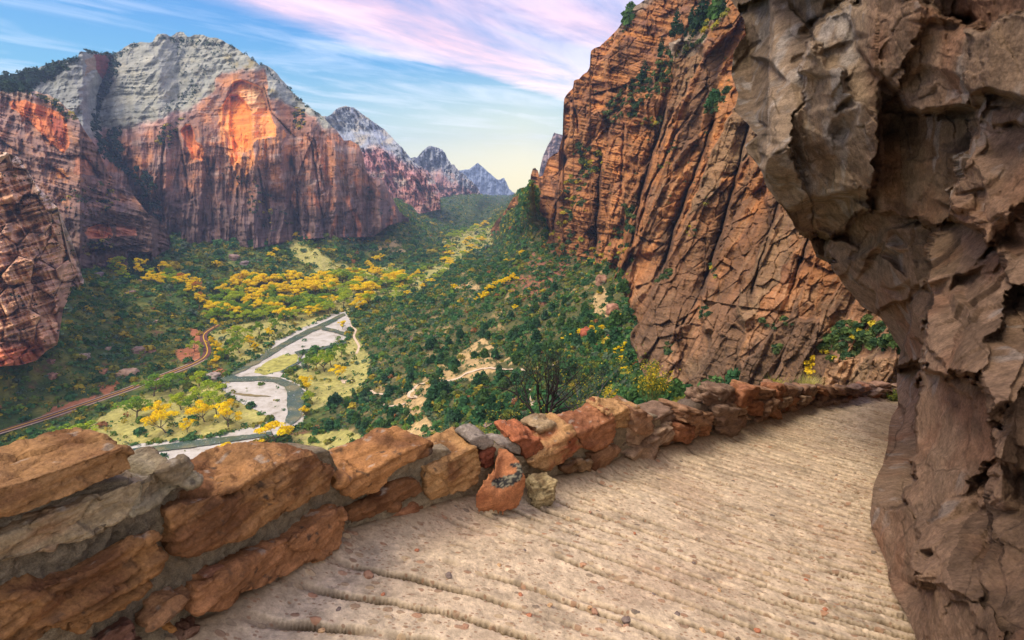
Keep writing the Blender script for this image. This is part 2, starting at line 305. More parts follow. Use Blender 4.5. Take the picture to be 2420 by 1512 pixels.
for k, w, tr in ((0, 2.6, Z6((1520,690),(1480,675),(1300,680),(1100,690),(1000,708),(880,740),(830,755),(700,768),(630,760),(595,780),(600,800),(570,815),(560,840),(590,872),(620,880),(600,860))), (1, 2.4, Z6((325,790),(345,805),(420,812),(452,835))), (2, 2.2, Z6((135,705),(155,745),(150,715),(215,725))),
               (3, 2.4, Z6((400,885),(430,910),(500,895),(560,870))),
               (5, 2.2, Z6((180,325),(195,380),(230,395),(210,440),(235,480),(250,505),(230,550))), (6, 2.6, Z6((1325,800),(1345,850),(1340,900),(1390,950)))):
    tag(ribbon('trail', tr, w, M_TRAIL, .35, seg=3.), kind='structure')
# the wider world under and beyond the canyon
me = npmesh('ground', np.array([(-7000, -2500, FLOOR-12), (7000, -2500, FLOOR-12), (7000, 7500, FLOOR-12), (-7000, 7500, FLOOR-12)]), np.array([[0, 1, 2, 3]]))
tag(link('ground', me, flat_mat('far_plain', (.10, .10, .06), .01)), kind='structure')
# ------------------------------------------------------------------ rock sheets: columns lofted from a foot line to a skyline, closed behind
def curve(pts):
    pts = sorted(pts); xs = [p[0] for p in pts]; ys = [p[1] for p in pts]; return lambda u: np.interp(u, xs, ys)
def loft(name, u0, u1, du, rows, top, bot, sfun, cfun, mat, jag=3., back=.25, sink=14, jf=.05):
    us = np.arange(u0, u1+du, du); t = np.linspace(0, 1, rows)[:, None]
    tp = top(us)+jag*(fbm(np.stack([us*jf, us*0+3.3, us*0], -1), 5, 91, .6)); bt = np.maximum(bot(us)+sink, tp+3)
    U = np.broadcast_to(us, (rows, len(us))).copy(); V = bt*(1-t)+tp*t
    s = sfun(U, V, np.broadcast_to(tp, U.shape), np.broadcast_to(bt, U.shape)); P = pt(U, V, s); Cc = cfun(U, V, P, np.broadcast_to(tp, U.shape), np.broadcast_to(bt, U.shape))
    # crest rounds over and falls away behind
    Bk = []; Cb = []
    for k in range(1, 9):
        q = P[-1].copy(); dirn = q[:, :2]/np.linalg.norm(q[:, :2], axis=1, keepdims=True); d = np.abs(s[-1])*back*(k/8.)
        q[:, :2] += dirn*d[:, None]; q[:, 2] -= d*(.12+.6*(k/8.)**1.5)*1.0; Bk.append(q); Cb.append(Cc[-1])
    P = np.concatenate([P, np.array(Bk)]); Cc = np.concatenate([Cc, np.array(Cb)])
    return link(name, grid(name, P, Cc), mat), U, V, s
def saw(U, V, poly, w, amp, groove=0., gw=4., wob=3.):
    """a step in the rock along a line: deep just right of it, easing back to the face over w"""
    u = U+wob*perlin(uvp(U, V, .03), 13)*2; d, sd = polydist(u, V, poly)
    ys = [p[1] for p in poly]; f = sst(min(ys)-25, min(ys)+12, V)*(1-sst(max(ys)-12, max(ys)+25, V))
    o = np.where(sd > 0, amp*np.exp(-d/w), 0)+groove*np.exp(-(d/gw)**2)
    return o*f
def Z1(*a): return [(x/2.399, y/2.399) for x, y in a]
def Z2(*a): return [((1100+x/1.89)/1.587, (300+y/1.89)/1.587) for x, y in a]
def cm(C, c, f): return C*(1-f[..., None])+np.array(c)*f[..., None]
def W(U, V, f=.03, a=10, sd=0): return U+a*fbm(uvp(U, V, f), 4, 101+sd), V+a*fbm(uvp(U, V, f), 4, 111+sd)
M_MT = rock_mat('canyon_rock', .02, 3., (.78, 1.2), (.012, .012, .11))
# ---- D: farthest peak, haze blue painted into its rock colour
def simple_s(s0, lean, amp, fr, sd, rib=.6):
    def f(U, V, tp, bt):
        base = s0+0*U; h = (bt-V)
        r = ridged(uvp(U, V, fr, fr*.18), 5, sd)-.4; n = fbm(uvp(U, V, fr*2.5, fr*2.5), 4, sd+3)
        r2 = ridged(uvp(U+.5*V, V, fr*.6, fr*.25), 4, sd+9)-.4
        return base*(1+lean*(h/100.)-amp*(rib*r+.4*r2+.3*n))
    return f
def colD(top, low, cut, sd, k=1.):
    def f(U, V, P, tp, bt):
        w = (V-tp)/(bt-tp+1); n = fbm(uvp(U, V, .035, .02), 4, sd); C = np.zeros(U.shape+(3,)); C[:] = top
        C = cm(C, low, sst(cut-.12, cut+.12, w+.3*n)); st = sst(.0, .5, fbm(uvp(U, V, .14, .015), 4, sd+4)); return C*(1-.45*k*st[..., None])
    return f
D_top = curve(Z2((1120,700),(1170,640),(1200,635),(1240,635),(1275,612),(1290,600),(1310,588),(1330,602),(1350,625),(1400,665),(1440,700),(1465,705),(1490,688),(1510,720),(1530,770),(1560,795),(1600,812),(1700,835)))
loft_objs = []
def add(*a, **k):
    r = loft(*a, **k); tag(r[0], kind='structure'); loft_objs.append(r); return r
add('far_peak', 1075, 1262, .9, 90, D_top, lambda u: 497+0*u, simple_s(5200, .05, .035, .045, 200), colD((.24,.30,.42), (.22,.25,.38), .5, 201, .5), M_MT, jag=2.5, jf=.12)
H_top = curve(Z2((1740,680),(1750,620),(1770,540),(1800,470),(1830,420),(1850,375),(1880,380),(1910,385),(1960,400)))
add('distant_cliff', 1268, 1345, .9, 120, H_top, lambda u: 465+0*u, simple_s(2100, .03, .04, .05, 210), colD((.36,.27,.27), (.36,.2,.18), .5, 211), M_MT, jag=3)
C_top = curve(Z2((780,560),(840,550),(880,545),(900,520),(930,490),(955,470),(980,466),(1010,476),(1050,490),(1075,515),(1090,545),(1110,580),(1125,600),(1140,598),(1170,640),(1210,665),(1250,705),(1290,740),(1320,790),(1345,830)))
C_bot = curve([(930,470),(985,492),(1060,478),(1140,470),(1160,478)])
def sC(U, V, tp, bt):
    s = simple_s(2700, .05, .07, .045, 220)(U, V, tp, bt); dome = sst(.55, .3, (V-tp)/(bt-tp+1))*sst(975, 1000, U)*sst(1080, 1060, U)
    return s*(1+.12*dome)
def cC(U, V, P, tp, bt):
    C = colD((.29,.32,.37), (.40,.22,.20), .42, 221, .6)(U, V, P, tp, bt); C = cm(C, (.60,.42,.36), sst(.0, .35, fbm(uvp(U, V, .05, .06), 3, 223))*sst(385, 410, V)*.6); return C  # bluish top carries distance haze in the rock colour
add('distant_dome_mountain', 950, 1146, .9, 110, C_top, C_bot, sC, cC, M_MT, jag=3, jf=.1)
B_top = curve(Z2((120,260),(210,255),(240,258),(270,245),(290,215),(310,200),(340,190),(370,186),(400,188),(430,195),(460,215),(490,240),(520,265),(550,280),(600,318),(640,350),(680,385),(720,430),(760,465),(790,500),(820,540),(850,580),(900,610),(950,640),(990,690),(1020,760),(1060,850)))
def sB(U, V, tp, bt):
    s = 1750*(1+.055*(bt-V)/100.); r = ridged(uvp(U-.45*(V-300), V, .028, .008), 5, 231)-.4; n = fbm(uvp(U, V, .05, .05), 5, 233); r3 = ridged(uvp(U, V, .09, .02), 4, 235)-.4
    s = s*(1-.05*r-.02*n-.014*r3*sst(330, 400, V)); s = s*(1+.07*sst(340, 300, V)); return s
def cB(U, V, P, tp, bt):
    u, v = W(U, V, .03, 14, 3); C = np.zeros(U.shape+(3,)); C[:] = (.30,.34,.41); n = fbm(uvp(U, V, .03, .06), 4, 236)  # blue-grey base tone puts some distance haze into the rock colour
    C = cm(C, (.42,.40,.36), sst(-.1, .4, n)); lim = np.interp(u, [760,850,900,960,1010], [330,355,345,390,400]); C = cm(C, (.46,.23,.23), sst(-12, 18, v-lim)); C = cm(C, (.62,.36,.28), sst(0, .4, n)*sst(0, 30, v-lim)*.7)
    C = cm(C, (.52,.52,.46), sst(-.05,.3,fbm(uvp(U,V,.025,.05),3,237))*sst(400,425,v)*.7); C = cm(C, (.30,.15,.12), sst(430,470,v)*.7)
    st = sst(.05, .5, fbm(uvp(U, V, .13, .012), 4, 238)); return 1.1*C*(1-.22*st[..., None])
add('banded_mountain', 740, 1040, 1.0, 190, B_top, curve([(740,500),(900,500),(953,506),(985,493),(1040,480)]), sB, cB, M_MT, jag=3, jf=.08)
# ---- A: the great white-topped mountain with the orange arch
A_top = curve([(-300,250),(-60,190)]+Z1((0,440),(60,428),(130,417),(200,400),(240,372),(300,360),(330,345),(440,328),(452,296),(470,292),(520,297),(600,308),(640,308),(680,288),(700,272),(740,245),(800,238),(865,240),(878,215),(895,193),(925,188),(950,198),(970,210),(985,200),(1000,186),(1020,179),(1040,186),(1065,208),(1080,205),(1100,195),(1150,200),(1200,212),(1240,218),(1270,235),(1300,250),(1330,265),(1365,290),(1400,312),(1440,345),(1470,366),(1500,367),(1530,380),(1565,410),(1600,452),(1640,500),(1680,542),(1740,602),(1780,625),(1810,645),(1850,682),(1880,715),(1910,740))+Z2((330,390),(360,425),(400,425),(440,445),(462,462),(485,510),(500,560),(515,640),(545,690),(580,700),(590,682),(625,705),(640,712),(660,760),(680,800),(710,850),(740,905),(755,935),(775,950),(800,970),(900,1010)))
A_bot = curve([(-300,640),(190,640),(250,615),(373,588),(420,562),(500,560),(600,572),(700,552),(780,547),(880,546),(920,518),(953,508),(1000,520)])
ARCH = Z1((1285,800),(1255,720),(1262,600),(1290,520),(1322,462),(1372,448),(1440,470),(1500,500),(1530,620),(1560,700),(1570,780),(1460,790),(1420,850),(1360,900),(1325,970),(1300,880))
ARCH_IN = Z1((1300,540),(1350,532),(1390,570),(1420,620),(1428,700),(1432,800),(1410,850),(1370,840),(1320,860),(1295,760))
ARCH2 = Z1((1020,740),(1045,710),(1085,705),(1105,740),(1110,800),(1150,830),(1172,890),(1165,915),(1090,905),(1080,860),(1050,820))
sAbase = None
def sA(U, V, tp, bt):
    b = gs_base(np.clip(U, 195, 950), A_bot(np.clip(U, 195, 950))); h = (A_bot(U)-V)/100.
    u, v = W(U, V, .012, 18, 1)
    s = b*(1+.04*h+.075*np.clip(h-2.6, 0, 9)); s = s*(1+.09*sst(560, 200, U))*(1-.05*np.exp(-((U-460)/80.)**2))
    # recessed left part and the tree-filled gully
    gul = [(262,135),(238,210),(225,290),(250,340),(285,400),(330,480),(355,560),(372,600)]; d, sd = polydist(u, v, gul); s = s*(1+.075*np.exp(-(d/22)**2)+.06*np.where(sd < 0, 1, 0)*np.exp(-d/60))
    rib = ridged(uvp(U, V, .028, .004), 5, 241)-.35; low = sst(250, 380, V-.25*(U-500)*0); s = s*(1-.030*rib*low)
    rib2 = ridged(uvp(U, V, .09, .009), 4, 243)-.35; s = s*(1-.007*rib2*low)
    big = fbm(uvp(U, V, .01, .008), 4, 245); s = s*(1-.05*big)
    lay = ridged(uvp(U, V+.12*U+14*fbm(uvp(U, V, .01), 3, 244), .006, .07), 4, 246)-.4; s = s*(1-.003*lay*(1-low)-.003*lay)
    ero = ridged(uvp(U+.6*V, V, .03, .012), 4, 247)-.4; s = s*(1-.010*ero*(1-low)); s = s*(1-.004*fbm(uvp(U, V, .08), 4, 248)-.006*low*fbm(uvp(U, V, .06, .02), 4, 249))
    f, e, r = facets(uvp(U, V, .022, .009, 2.), 66, .3); s = s*(1-.02*f*low)
    for pl, a in ((ARCH, .035), (ARCH_IN, .03), (ARCH2, .035), (Z1((500,1290),(560,1270),(620,1268),(640,1330),(625,1350),(500,1352),(480,1320)), .03), (Z1((720,1420),(860,1440),(850,1500),(720,1490)), .08)):
        ins = inside(u, v, pl); d, _ = polydist(u, v, pl, True); dd, _ = polydist(U, V, pl, True); s = s*(1+a*np.where(inside(U, V, pl), sst(0, 7, dd), 0)*(1.-.6*sst(min(p[1] for p in pl), max(p[1] for p in pl), V)))
    for pl, a in ((Z1((1500,500),(1545,640),(1600,700),(1650,752)), .02), (Z1((1010,740),(1030,850),(1055,960),(1080,1130)), .03), (Z1((1180,900),(1200,1050),(1210,1300)), .02), (Z1((1470,960),(1500,1100),(1540,1300)), .02), (Z1((1660,900),(1690,1100),(1700,1280)), .03), (Z1((1760,780),(1790,950),(1840,1290)), .025), (Z1((930,820),(915,1000),(935,1250)), .03)): s = s*(1+saw(U, V, pl, 16, a, a*.5, 2.5))
    # jutting buttresses on the right
    for x0, w0, a in ((735,26,.05),(800,24,.05),(838,22,.06),(893,16,.07),(925,18,.05),(660,22,.04)): s = s*(1-a*np.exp(-((U-x0-.05*(V-400))/w0)**2)*sst(A_top(np.array([float(x0)]))[0]-20, A_top(np.array([float(x0)]))[0]+40, V))
    return s
def cA(U, V, P, tp, bt):
    u, v = W(U, V, .02, 16, 5); n = fbm(uvp(U, V, .012, .05), 5, 251); C = np.zeros(U.shape+(3,)); C[:] = (.46,.47,.42); C = cm(C, (.58,.57,.48), sst(-.1, .4, n)); C = cm(C, (.28,.31,.32), sst(.1, .55, fbm(uvp(U, V, .03, .02), 4, 252))*.7)
    C = cm(C, (.50,.40,.17), sst(.1, .45, fbm(uvp(U, V, .025, .03), 4, 253))*np.exp(-((U-600)/120.)**2)*.8); C = cm(C, (.30,.32,.33), sst(245, 200, U)*.6)
    lim = np.interp(u, [-300,190,215,240,300,345,417,458,500,530,617,634,708,771,1000], [400,360,330,300,300,292,271,250,208,168,160,221,258,300,330])
    rk = sst(-6, 10, v-lim); base = np.zeros_like(C); base[:] = (.25,.135,.10); base = cm(base, (.42,.19,.095), sst(-.05, .35, fbm(uvp(U, V, .03, .022), 5, 254))); base = cm(base, (.34,.25,.22), sst(.05, .4, fbm(uvp(U, V, .02, .05), 4, 255))*.7)
    base = cm(base, (.12,.085,.085), sst(380, 520, V+40*n)*.85); base = cm(base, (.48,.17,.07), sst(.1, .4, fbm(uvp(U, V, .05, .02), 4, 256))*sst(640, 760, U)*.6)
    pk = sst(30, 0, v-lim)*sst(520, 400, U); base = cm(base, (.42,.27,.24), pk*.8); C = C*(1-rk[..., None])+base*rk[..., None]
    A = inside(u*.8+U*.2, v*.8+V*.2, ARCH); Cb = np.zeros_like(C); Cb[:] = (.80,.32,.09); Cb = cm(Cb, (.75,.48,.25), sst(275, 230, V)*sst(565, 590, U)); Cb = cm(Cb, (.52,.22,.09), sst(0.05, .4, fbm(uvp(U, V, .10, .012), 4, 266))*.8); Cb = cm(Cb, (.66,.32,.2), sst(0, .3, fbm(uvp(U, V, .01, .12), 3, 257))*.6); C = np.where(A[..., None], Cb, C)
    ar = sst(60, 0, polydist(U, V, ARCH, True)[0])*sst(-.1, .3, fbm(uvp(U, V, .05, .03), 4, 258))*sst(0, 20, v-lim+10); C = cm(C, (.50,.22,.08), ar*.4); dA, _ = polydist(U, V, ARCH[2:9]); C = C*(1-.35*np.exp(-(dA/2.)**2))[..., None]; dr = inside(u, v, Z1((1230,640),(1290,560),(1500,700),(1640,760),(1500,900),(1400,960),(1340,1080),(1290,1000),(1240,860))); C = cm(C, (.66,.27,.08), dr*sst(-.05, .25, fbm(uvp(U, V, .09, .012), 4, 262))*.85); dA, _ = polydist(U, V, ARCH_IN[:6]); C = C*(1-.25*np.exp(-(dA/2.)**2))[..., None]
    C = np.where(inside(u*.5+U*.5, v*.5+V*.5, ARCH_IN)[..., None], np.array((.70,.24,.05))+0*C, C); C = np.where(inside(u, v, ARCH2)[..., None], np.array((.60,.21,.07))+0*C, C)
    C = np.where(inside(u, v, Z1((530,310),(640,310),(625,390),(600,470),(570,460),(545,400)))[..., None], np.array((.34,.07,.06))+0*C, C); C = np.where(inside(u, v, Z1((480,330),(530,310),(545,400),(500,440)))[..., None], np.array((.45,.32,.22))+0*C, C)
    C = np.where(inside(U, V, Z1((500,1290),(560,1270),(620,1268),(640,1330),(625,1350),(500,1352),(480,1320)))[..., None], np.array((.55,.2,.1))+0*C, C); C = np.where(inside(U, V, Z1((660,1270),(770,1290),(775,1335),(660,1340)))[..., None], np.array((.42,.18,.12))+0*C, C)
    st = sst(.02, .45, fbm(uvp(U, V, .09, .008), 5, 259)); C = 1.22*C*(1-(.38*st*np.where(A, .1, 1.)*np.where(rk > .5, 1, .35))[..., None])
    lay = fbm(uvp(U, V+.1*U+14*fbm(uvp(U, V, .01), 3, 244), .008, .16), 4, 260); C = C*(1-.22*sst(0, .5, lay)[..., None]); C = C*np.where(rk > .5, 1., .78)[..., None]*np.where(rk > .5, 1., 0)[..., None]+C*np.where(rk > .5, 0, 1.)[..., None]*np.array([.58, .60, .60])
    return C
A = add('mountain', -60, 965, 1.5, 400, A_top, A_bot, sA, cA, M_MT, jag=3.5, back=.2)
# ---- E: orange cliff at middle left
E_top = curve([(-300,215),(-60,205)]+Z1((0,500),(60,505),(150,505),(210,520),(280,542),(330,570),(370,602),(410,640),(440,672),(480,740),(500,770),(540,822),(565,870),(590,930),(620,990),(680,1040),(760,1110),(830,1200),(900,1255),(940,1300),(960,1340)))
E_bot = curve([(-300,700),(160,690),(193,622),(251,614),(300,612),(358,610),(373,586),(410,570)])
def sE(U, V, tp, bt):
    u0 = np.clip(U, 190, 400); b = gs_base(u0, E_bot(u0)); b = np.where(U < 190, b[:, :1]*0+gs_base(np.array([190.]), np.array([630.]))[0], b)*.96; h = (E_bot(U)-V)/100.; s = b*(1+.03*h+.05*np.clip(h-3.2, 0, 9))
    s = s*(1-.03*(ridged(uvp(U, V, .016, .006), 4, 262)-.3)-.04*fbm(uvp(U, V, .012), 4, 263)-.010*(ridged(uvp(U, V-.3*U, .006, .06), 4, 264)-.4)-.008*fbm(uvp(U, V, .08), 4, 265))
    s = s*(1+.05*np.exp(-((V-470+.25*(U-150))/14)**2)*sst(120, 200, U)*0-.03*sst(470, 500, V))
    for pl, a in ((Z1((20,800),(60,830),(100,850)), .03), (Z1((290,940),(340,970),(390,1010)), .03), (Z1((420,880),(480,880),(520,930),(560,1000)), .03), (Z1((60,560),(130,650),(200,720),(330,850)), .015), (Z1((480,1290),(560,1265),(650,1275),(770,1290)), .02), (Z1((430,1450),(520,1420),(640,1400),(760,1390)), .03)): s = s*(1+saw(U, V, pl, 18, a, a*.3, 3))
    for pl, a in ((Z1((500,1290),(560,1270),(620,1268),(640,1330),(625,1350),(500,1352),(480,1320)), .02), (Z1((720,1420),(860,1430),(870,1500),(720,1500)), .05)):
        d, _ = polydist(U, V, pl, True); s = s*(1+a*np.where(inside(U, V, pl), sst(0, 5, d), 0))
    return s
def cE(U, V, P, tp, bt):
    u, v = W(U, V, .02, 14, 7); C = np.zeros(U.shape+(3,)); C[:] = (.25,.15,.12); C = cm(C, (.40,.20,.11), sst(-.05, .35, fbm(uvp(U, V, .03, .03), 5, 271))); C = cm(C, (.13,.10,.11), sst(.05, .4, fbm(uvp(U, V, .012, .03), 4, 272))*.6)
    C = cm(C, (.12,.085,.075), sst(500, 540, V+.1*U)*.7); C = cm(C, (.58,.42,.33), sst(26, 6, v-tp)*sst(300, 240, V))
    C = np.where(inside(u, v, Z1((40,570),(130,560),(250,605),(340,640),(385,700),(410,800),(360,870),(290,830),(200,740),(100,640)))[..., None], np.array((.58,.19,.07))*(1+.4*fbm(uvp(U, V, .12, .02), 4, 273)[..., None]), C)
    C = np.where(inside(u, v, Z1((300,660),(350,690),(380,780),(370,860),(330,800),(290,720)))[..., None], np.array((.34,.09,.05))+0*C, C)
    C = np.where(inside(u, v, Z1((290,940),(350,960),(395,1010),(330,1005)))[..., None], np.array((.52,.22,.07))+0*C, C); C = np.where(inside(u, v, Z1((430,890),(500,890),(550,980),(500,985),(425,985)))[..., None], np.array((.40,.17,.10))+0*C, C)
    C = np.where(inside(U, V, Z1((500,1290),(560,1270),(620,1268),(640,1330),(625,1350),(500,1352),(480,1320)))[..., None], np.array((.58,.22,.10))+0*C, C); C = np.where(inside(U, V, Z1((660,1270),(770,1290),(775,1335),(660,1340)))[..., None], np.array((.42,.18,.12))+0*C, C)
    C = np.where(inside(U, V, Z1((730,1440),(860,1440),(860,1500),(730,1500)))[..., None], np.array((.05,.03,.03))+0*C, C)
    st = sst(.0, .45, fbm(uvp(U, V, .08, .012), 4, 274)); lay = fbm(uvp(U, V-.25*U, .008, .14), 4, 275); return 1.2*C*(1-.4*st[..., None])*(1-.35*sst(0, .45, lay)[..., None])
E = add('orange_cliff', -60, 400, 1.5, 330, E_top, E_bot, sE, cE, M_MT, jag=3.5)
# ---- F: nearest crag at the left edge
F_top = curve([(-300,300),(-60,340)]+Z1((0,858),(50,868),(100,890),(150,955),(200,1040),(235,1080),(270,1112),(300,1150),(330,1182),(350,1230),(370,1275),(395,1340),(420,1400),(440,1465),(455,1520),(470,1580)))
F_bot = curve([(-300,860),(0,852),(50,848),(86,838),(110,815),(136,800),(150,715),(172,672),(196,657)])
def sF(U, V, tp, bt):
    u0 = np.clip(U, 0, 192); b0 = gs_base(u0, F_bot(u0)); h = (F_bot(U)-V)/100.; s = b0*.97*(1+.05*h)
    D = V+.30*U; f, e, r = facets(np.stack([(U-.35*V)*.018, D*.02, 0*U+3.], -1), 71, .35)
    s = s*(1-.05*f-.03*fbm(uvp(U, V, .02), 4, 281)+.012*sst(.1, 0., e)); lay = fbm(uvp(U, D, .006, .075), 4, 282); s = s*(1-.013*np.tanh(lay*4)-.006*fbm(uvp(U, V, .12), 4, 284))
    rib = ridged(uvp(U-.45*V, V, .022, .003), 3, 285)-.4; return s*(1-.035*rib)
def cF(U, V, P, tp, bt):
    C = np.zeros(U.shape+(3,)); C[:] = (.34,.20,.12); D = V+.30*U; C = cm(C, (.20,.12,.085), sst(0, .35, fbm(uvp(U, D, .015, .05), 5, 286))); C = cm(C, (.50,.30,.17), sst(.0, .35, fbm(uvp(U, V, .03, .04), 4, 287))*.7)
    C = cm(C, (.42,.36,.30), sst(40, 5, V-tp)*.6); C = cm(C, (.36,.12,.06), sst(-50, -15, V-F_bot(U))*sst(130, 60, U)); lay = fbm(uvp(U, D, .006, .2), 4, 288); return 2.1*C*(1-.25*sst(0, .4, lay)[..., None])
Fc = add('left_crag', -60, 197, 1.2, 420, F_top, F_bot, sF, cF, M_MT, jag=3., back=.25)
# ---- G: the long cliff on the right with its leaning buttresses
def Z3(*a): return [((1800+x/1.3746)/1.587, y/1.3746/1.587) for x, y in a]
G_top = curve(Z3((40,1215),(75,1150),(110,1110),(140,1070),(172,1018),(200,1008),(235,1000),(258,965),(260,910),(272,870),(285,862),(300,880),(306,912),(325,905),(335,870),(350,822),(375,800),(405,782),(415,740),(428,690),(429,600),(430,540),(436,505),(446,488),(480,450),(484,415),(497,408),(512,405),(530,385),(552,372),(566,350),(568,310),(571,262),(590,245),(620,236),(660,200),(700,165),(730,120),(760,98),(775,50),(800,30),(840,5),(900,-40),(1100,-110),(1500,-160),(2100,-200)))
G_bot = curve([(1150,560),(1172,548),(1190,522),(1213,500),(1262,502),(1285,530),(1302,600),(1340,606),(1400,612),(1440,640),(1470,690),(1490,780),(1520,850),(1545,905),(1600,938),(1700,950),(1900,950),(2300,980)])
_gb = [(u, float(G_bot(np.array([u]))[0])) for u in (1160,1190,1300,1340,1400,1450,1480,1510,1545,1600)]
_gp = [(u, v, float(gs_base(np.array([u]), np.array([v]))[0])) for u, v in _gb]+[(1700,950,95),(1800,945,78),(1900,940,64),(2000,935,54),(2150,950,42),(1262,400,760),(1320,370,640),(1400,170,520),(1335,300,560),(1500,0,480),(1450,400,400),(1500,300,400),(1600,150,330),(1600,450,255),(1750,100,235),(1740,-100,260),(1700,330,210),(1700,600,150),(1560,700,185),(1850,500,120),(1900,700,80),(2000,700,66),(2100,600,60),(2100,800,48),(2100,200,110),(2200,0,120),(1330,480,520),(1250,480,735)]
_gf = rbf([p[:2] for p in _gp], [math.log(p[2]) for p in _gp], 4e-4)
def sG(U, V, tp, bt):
    rt = sst(1420, 1560, U+.28*(V-500)); lean = .12+.36*rt; Q = U+lean*V; Lg_ = lambda a, b: _gf(a, np.minimum(b, np.interp(a, U[0], bt[0])))
    La, ea = plates(U, V, Lg_, 74., 270., .45, 901, .0011, .0008, 16., .05); ta = plates.tone; Lb, eb_ = plates(U, V, Lg_, 46., 110., .12, 905, .0009, .0006, 14., .10); tb = plates.tone; sG.tone = ta*rt+tb*(1-rt); sG.edge = ea; L_ = La*rt+Lb*(1-rt); L_ = L_*.7+.3*Lg_(U, V); s = np.exp(L_)*(1+.008*np.where(rt > .5, sst(.05, 0, ea), sst(.06, 0, eb_)))
    r1 = ridged(uvp(Q, V, .0125, .0006, 4.), 3, 301, .5)-.35; s = s*(1-.006*r1*(.4+.6*rt)); fb, eb, rb = facets(np.stack([Q*.0135+.3*fbm(uvp(U, V, .01), 2, 340), V*.005, 0*U+7.], -1), 88, .4); s = s*(1-.02*fb*(.5+.5*rt))
    # leaning facets: each rib has a lit flank and a dark flank
    ph = Q*.0115+1.5*fbm(uvp(Q, V, .010, .002), 3, 303); tt = ph-np.floor(ph); wv_ = np.where(tt < .72, tt/.72, (1-tt)/.28); s = s*(1-(.014*rt+.005)*(wv_-.5))
    ph = Q*.027+1.6*fbm(uvp(Q, V, .02, .004), 3, 305); tt = ph-np.floor(ph); wv_ = np.where(tt < .7, tt/.7, (1-tt)/.3); s = s*1.
    GCR = []
    for pl, w, a, g in ((Z3((960,560),(930,680),(900,760),(870,860),(840,960),(815,1080),(790,1250)), 40, .08, .05), (Z3((1210,620),(1160,760),(1110,900),(1060,1030),(1000,1180),(970,1320),(950,1420)), 45, .08, .06), (Z3((1385,650),(1345,820),(1300,1000),(1240,1200),(1180,1400),(1140,1512)), 45, .08, .07),
                        (Z3((625,800),(612,1000),(606,1150),(600,1300)), 24, .06, .05), (Z3((1090,590),(1010,700),(940,860),(880,960),(845,1080),(815,1200)), 50, .04, .02), (Z3((480,520),(500,600),(510,680)), 14, .03, .03), (Z3((400,1000),(390,1120),(380,1200)), 14, .03, .03), (Z3((750,640),(735,800),(730,1000)), 20, .02, .02), (Z3((1560,980),(1500,1180),(1440,1380),(1400,1512)), 40, .05, .04),
                        (Z3((1700,1230),(1640,1400),(1600,1512)), 30, .05, .03)): s = s*(1+saw(U, V, pl, w, a, g, 3.))
    # ledges
    for pl, a in ((Z3((780,650),(850,640),(920,650)), .03), (Z3((500,1190),(600,1200),(700,1210)), .015), ([(1190,545),(1260,500)], .0), ([(1650,708),(1760,725),(1850,735)], .02), ([(1900,610),(1960,640),(2010,625)], .05), (Z3((820,1215),(870,1240),(930,1250)), .03), (Z3((600,480),(700,450),(760,430)), .03)): s = s*(1+saw(U, V, pl, 22, a, 0))
    d = np.abs(V-(0*U+735+.06*(U-1850)));
    s = s*(1-.018*fbm(uvp(U, V, .03), 4, 307)); f, e, r = facets(np.stack([Q*.03, (V-.2*U)*.022, 0*U+1.], -1), 73, .35); s = s*(1-.016*f+.006*sst(.08, 0, e))
    f, e, r = facets(np.stack([Q*.08, (V-.2*U)*.05, 0*U+1.], -1), 74, .35); s = s*(1-(.006-.003*rt)*f)
    lay = fbm(uvp(Q, V-.22*U, .007, .085), 4, 309); s = s*(1-.006*np.tanh(lay*5)*(1-.8*rt)); s = s*(1-.002*ridged(uvp(Q, V, .15, .10), 3, 311))
    # terrace with trees high up, slab at lower right
    s = s*(1+.05*sst(770, 735, V-.1*(U-1950))*0)
    s = s*(1-.03*sst(1280, 1330, U)*sst(1640, 1560, U))
    s = s*(1-.05*sst(835, 846, V)*sst(1915, 1945, U)); s = s*(1-.22*sst(770,850,V)*sst(1960,2020,U)*0)
    return s
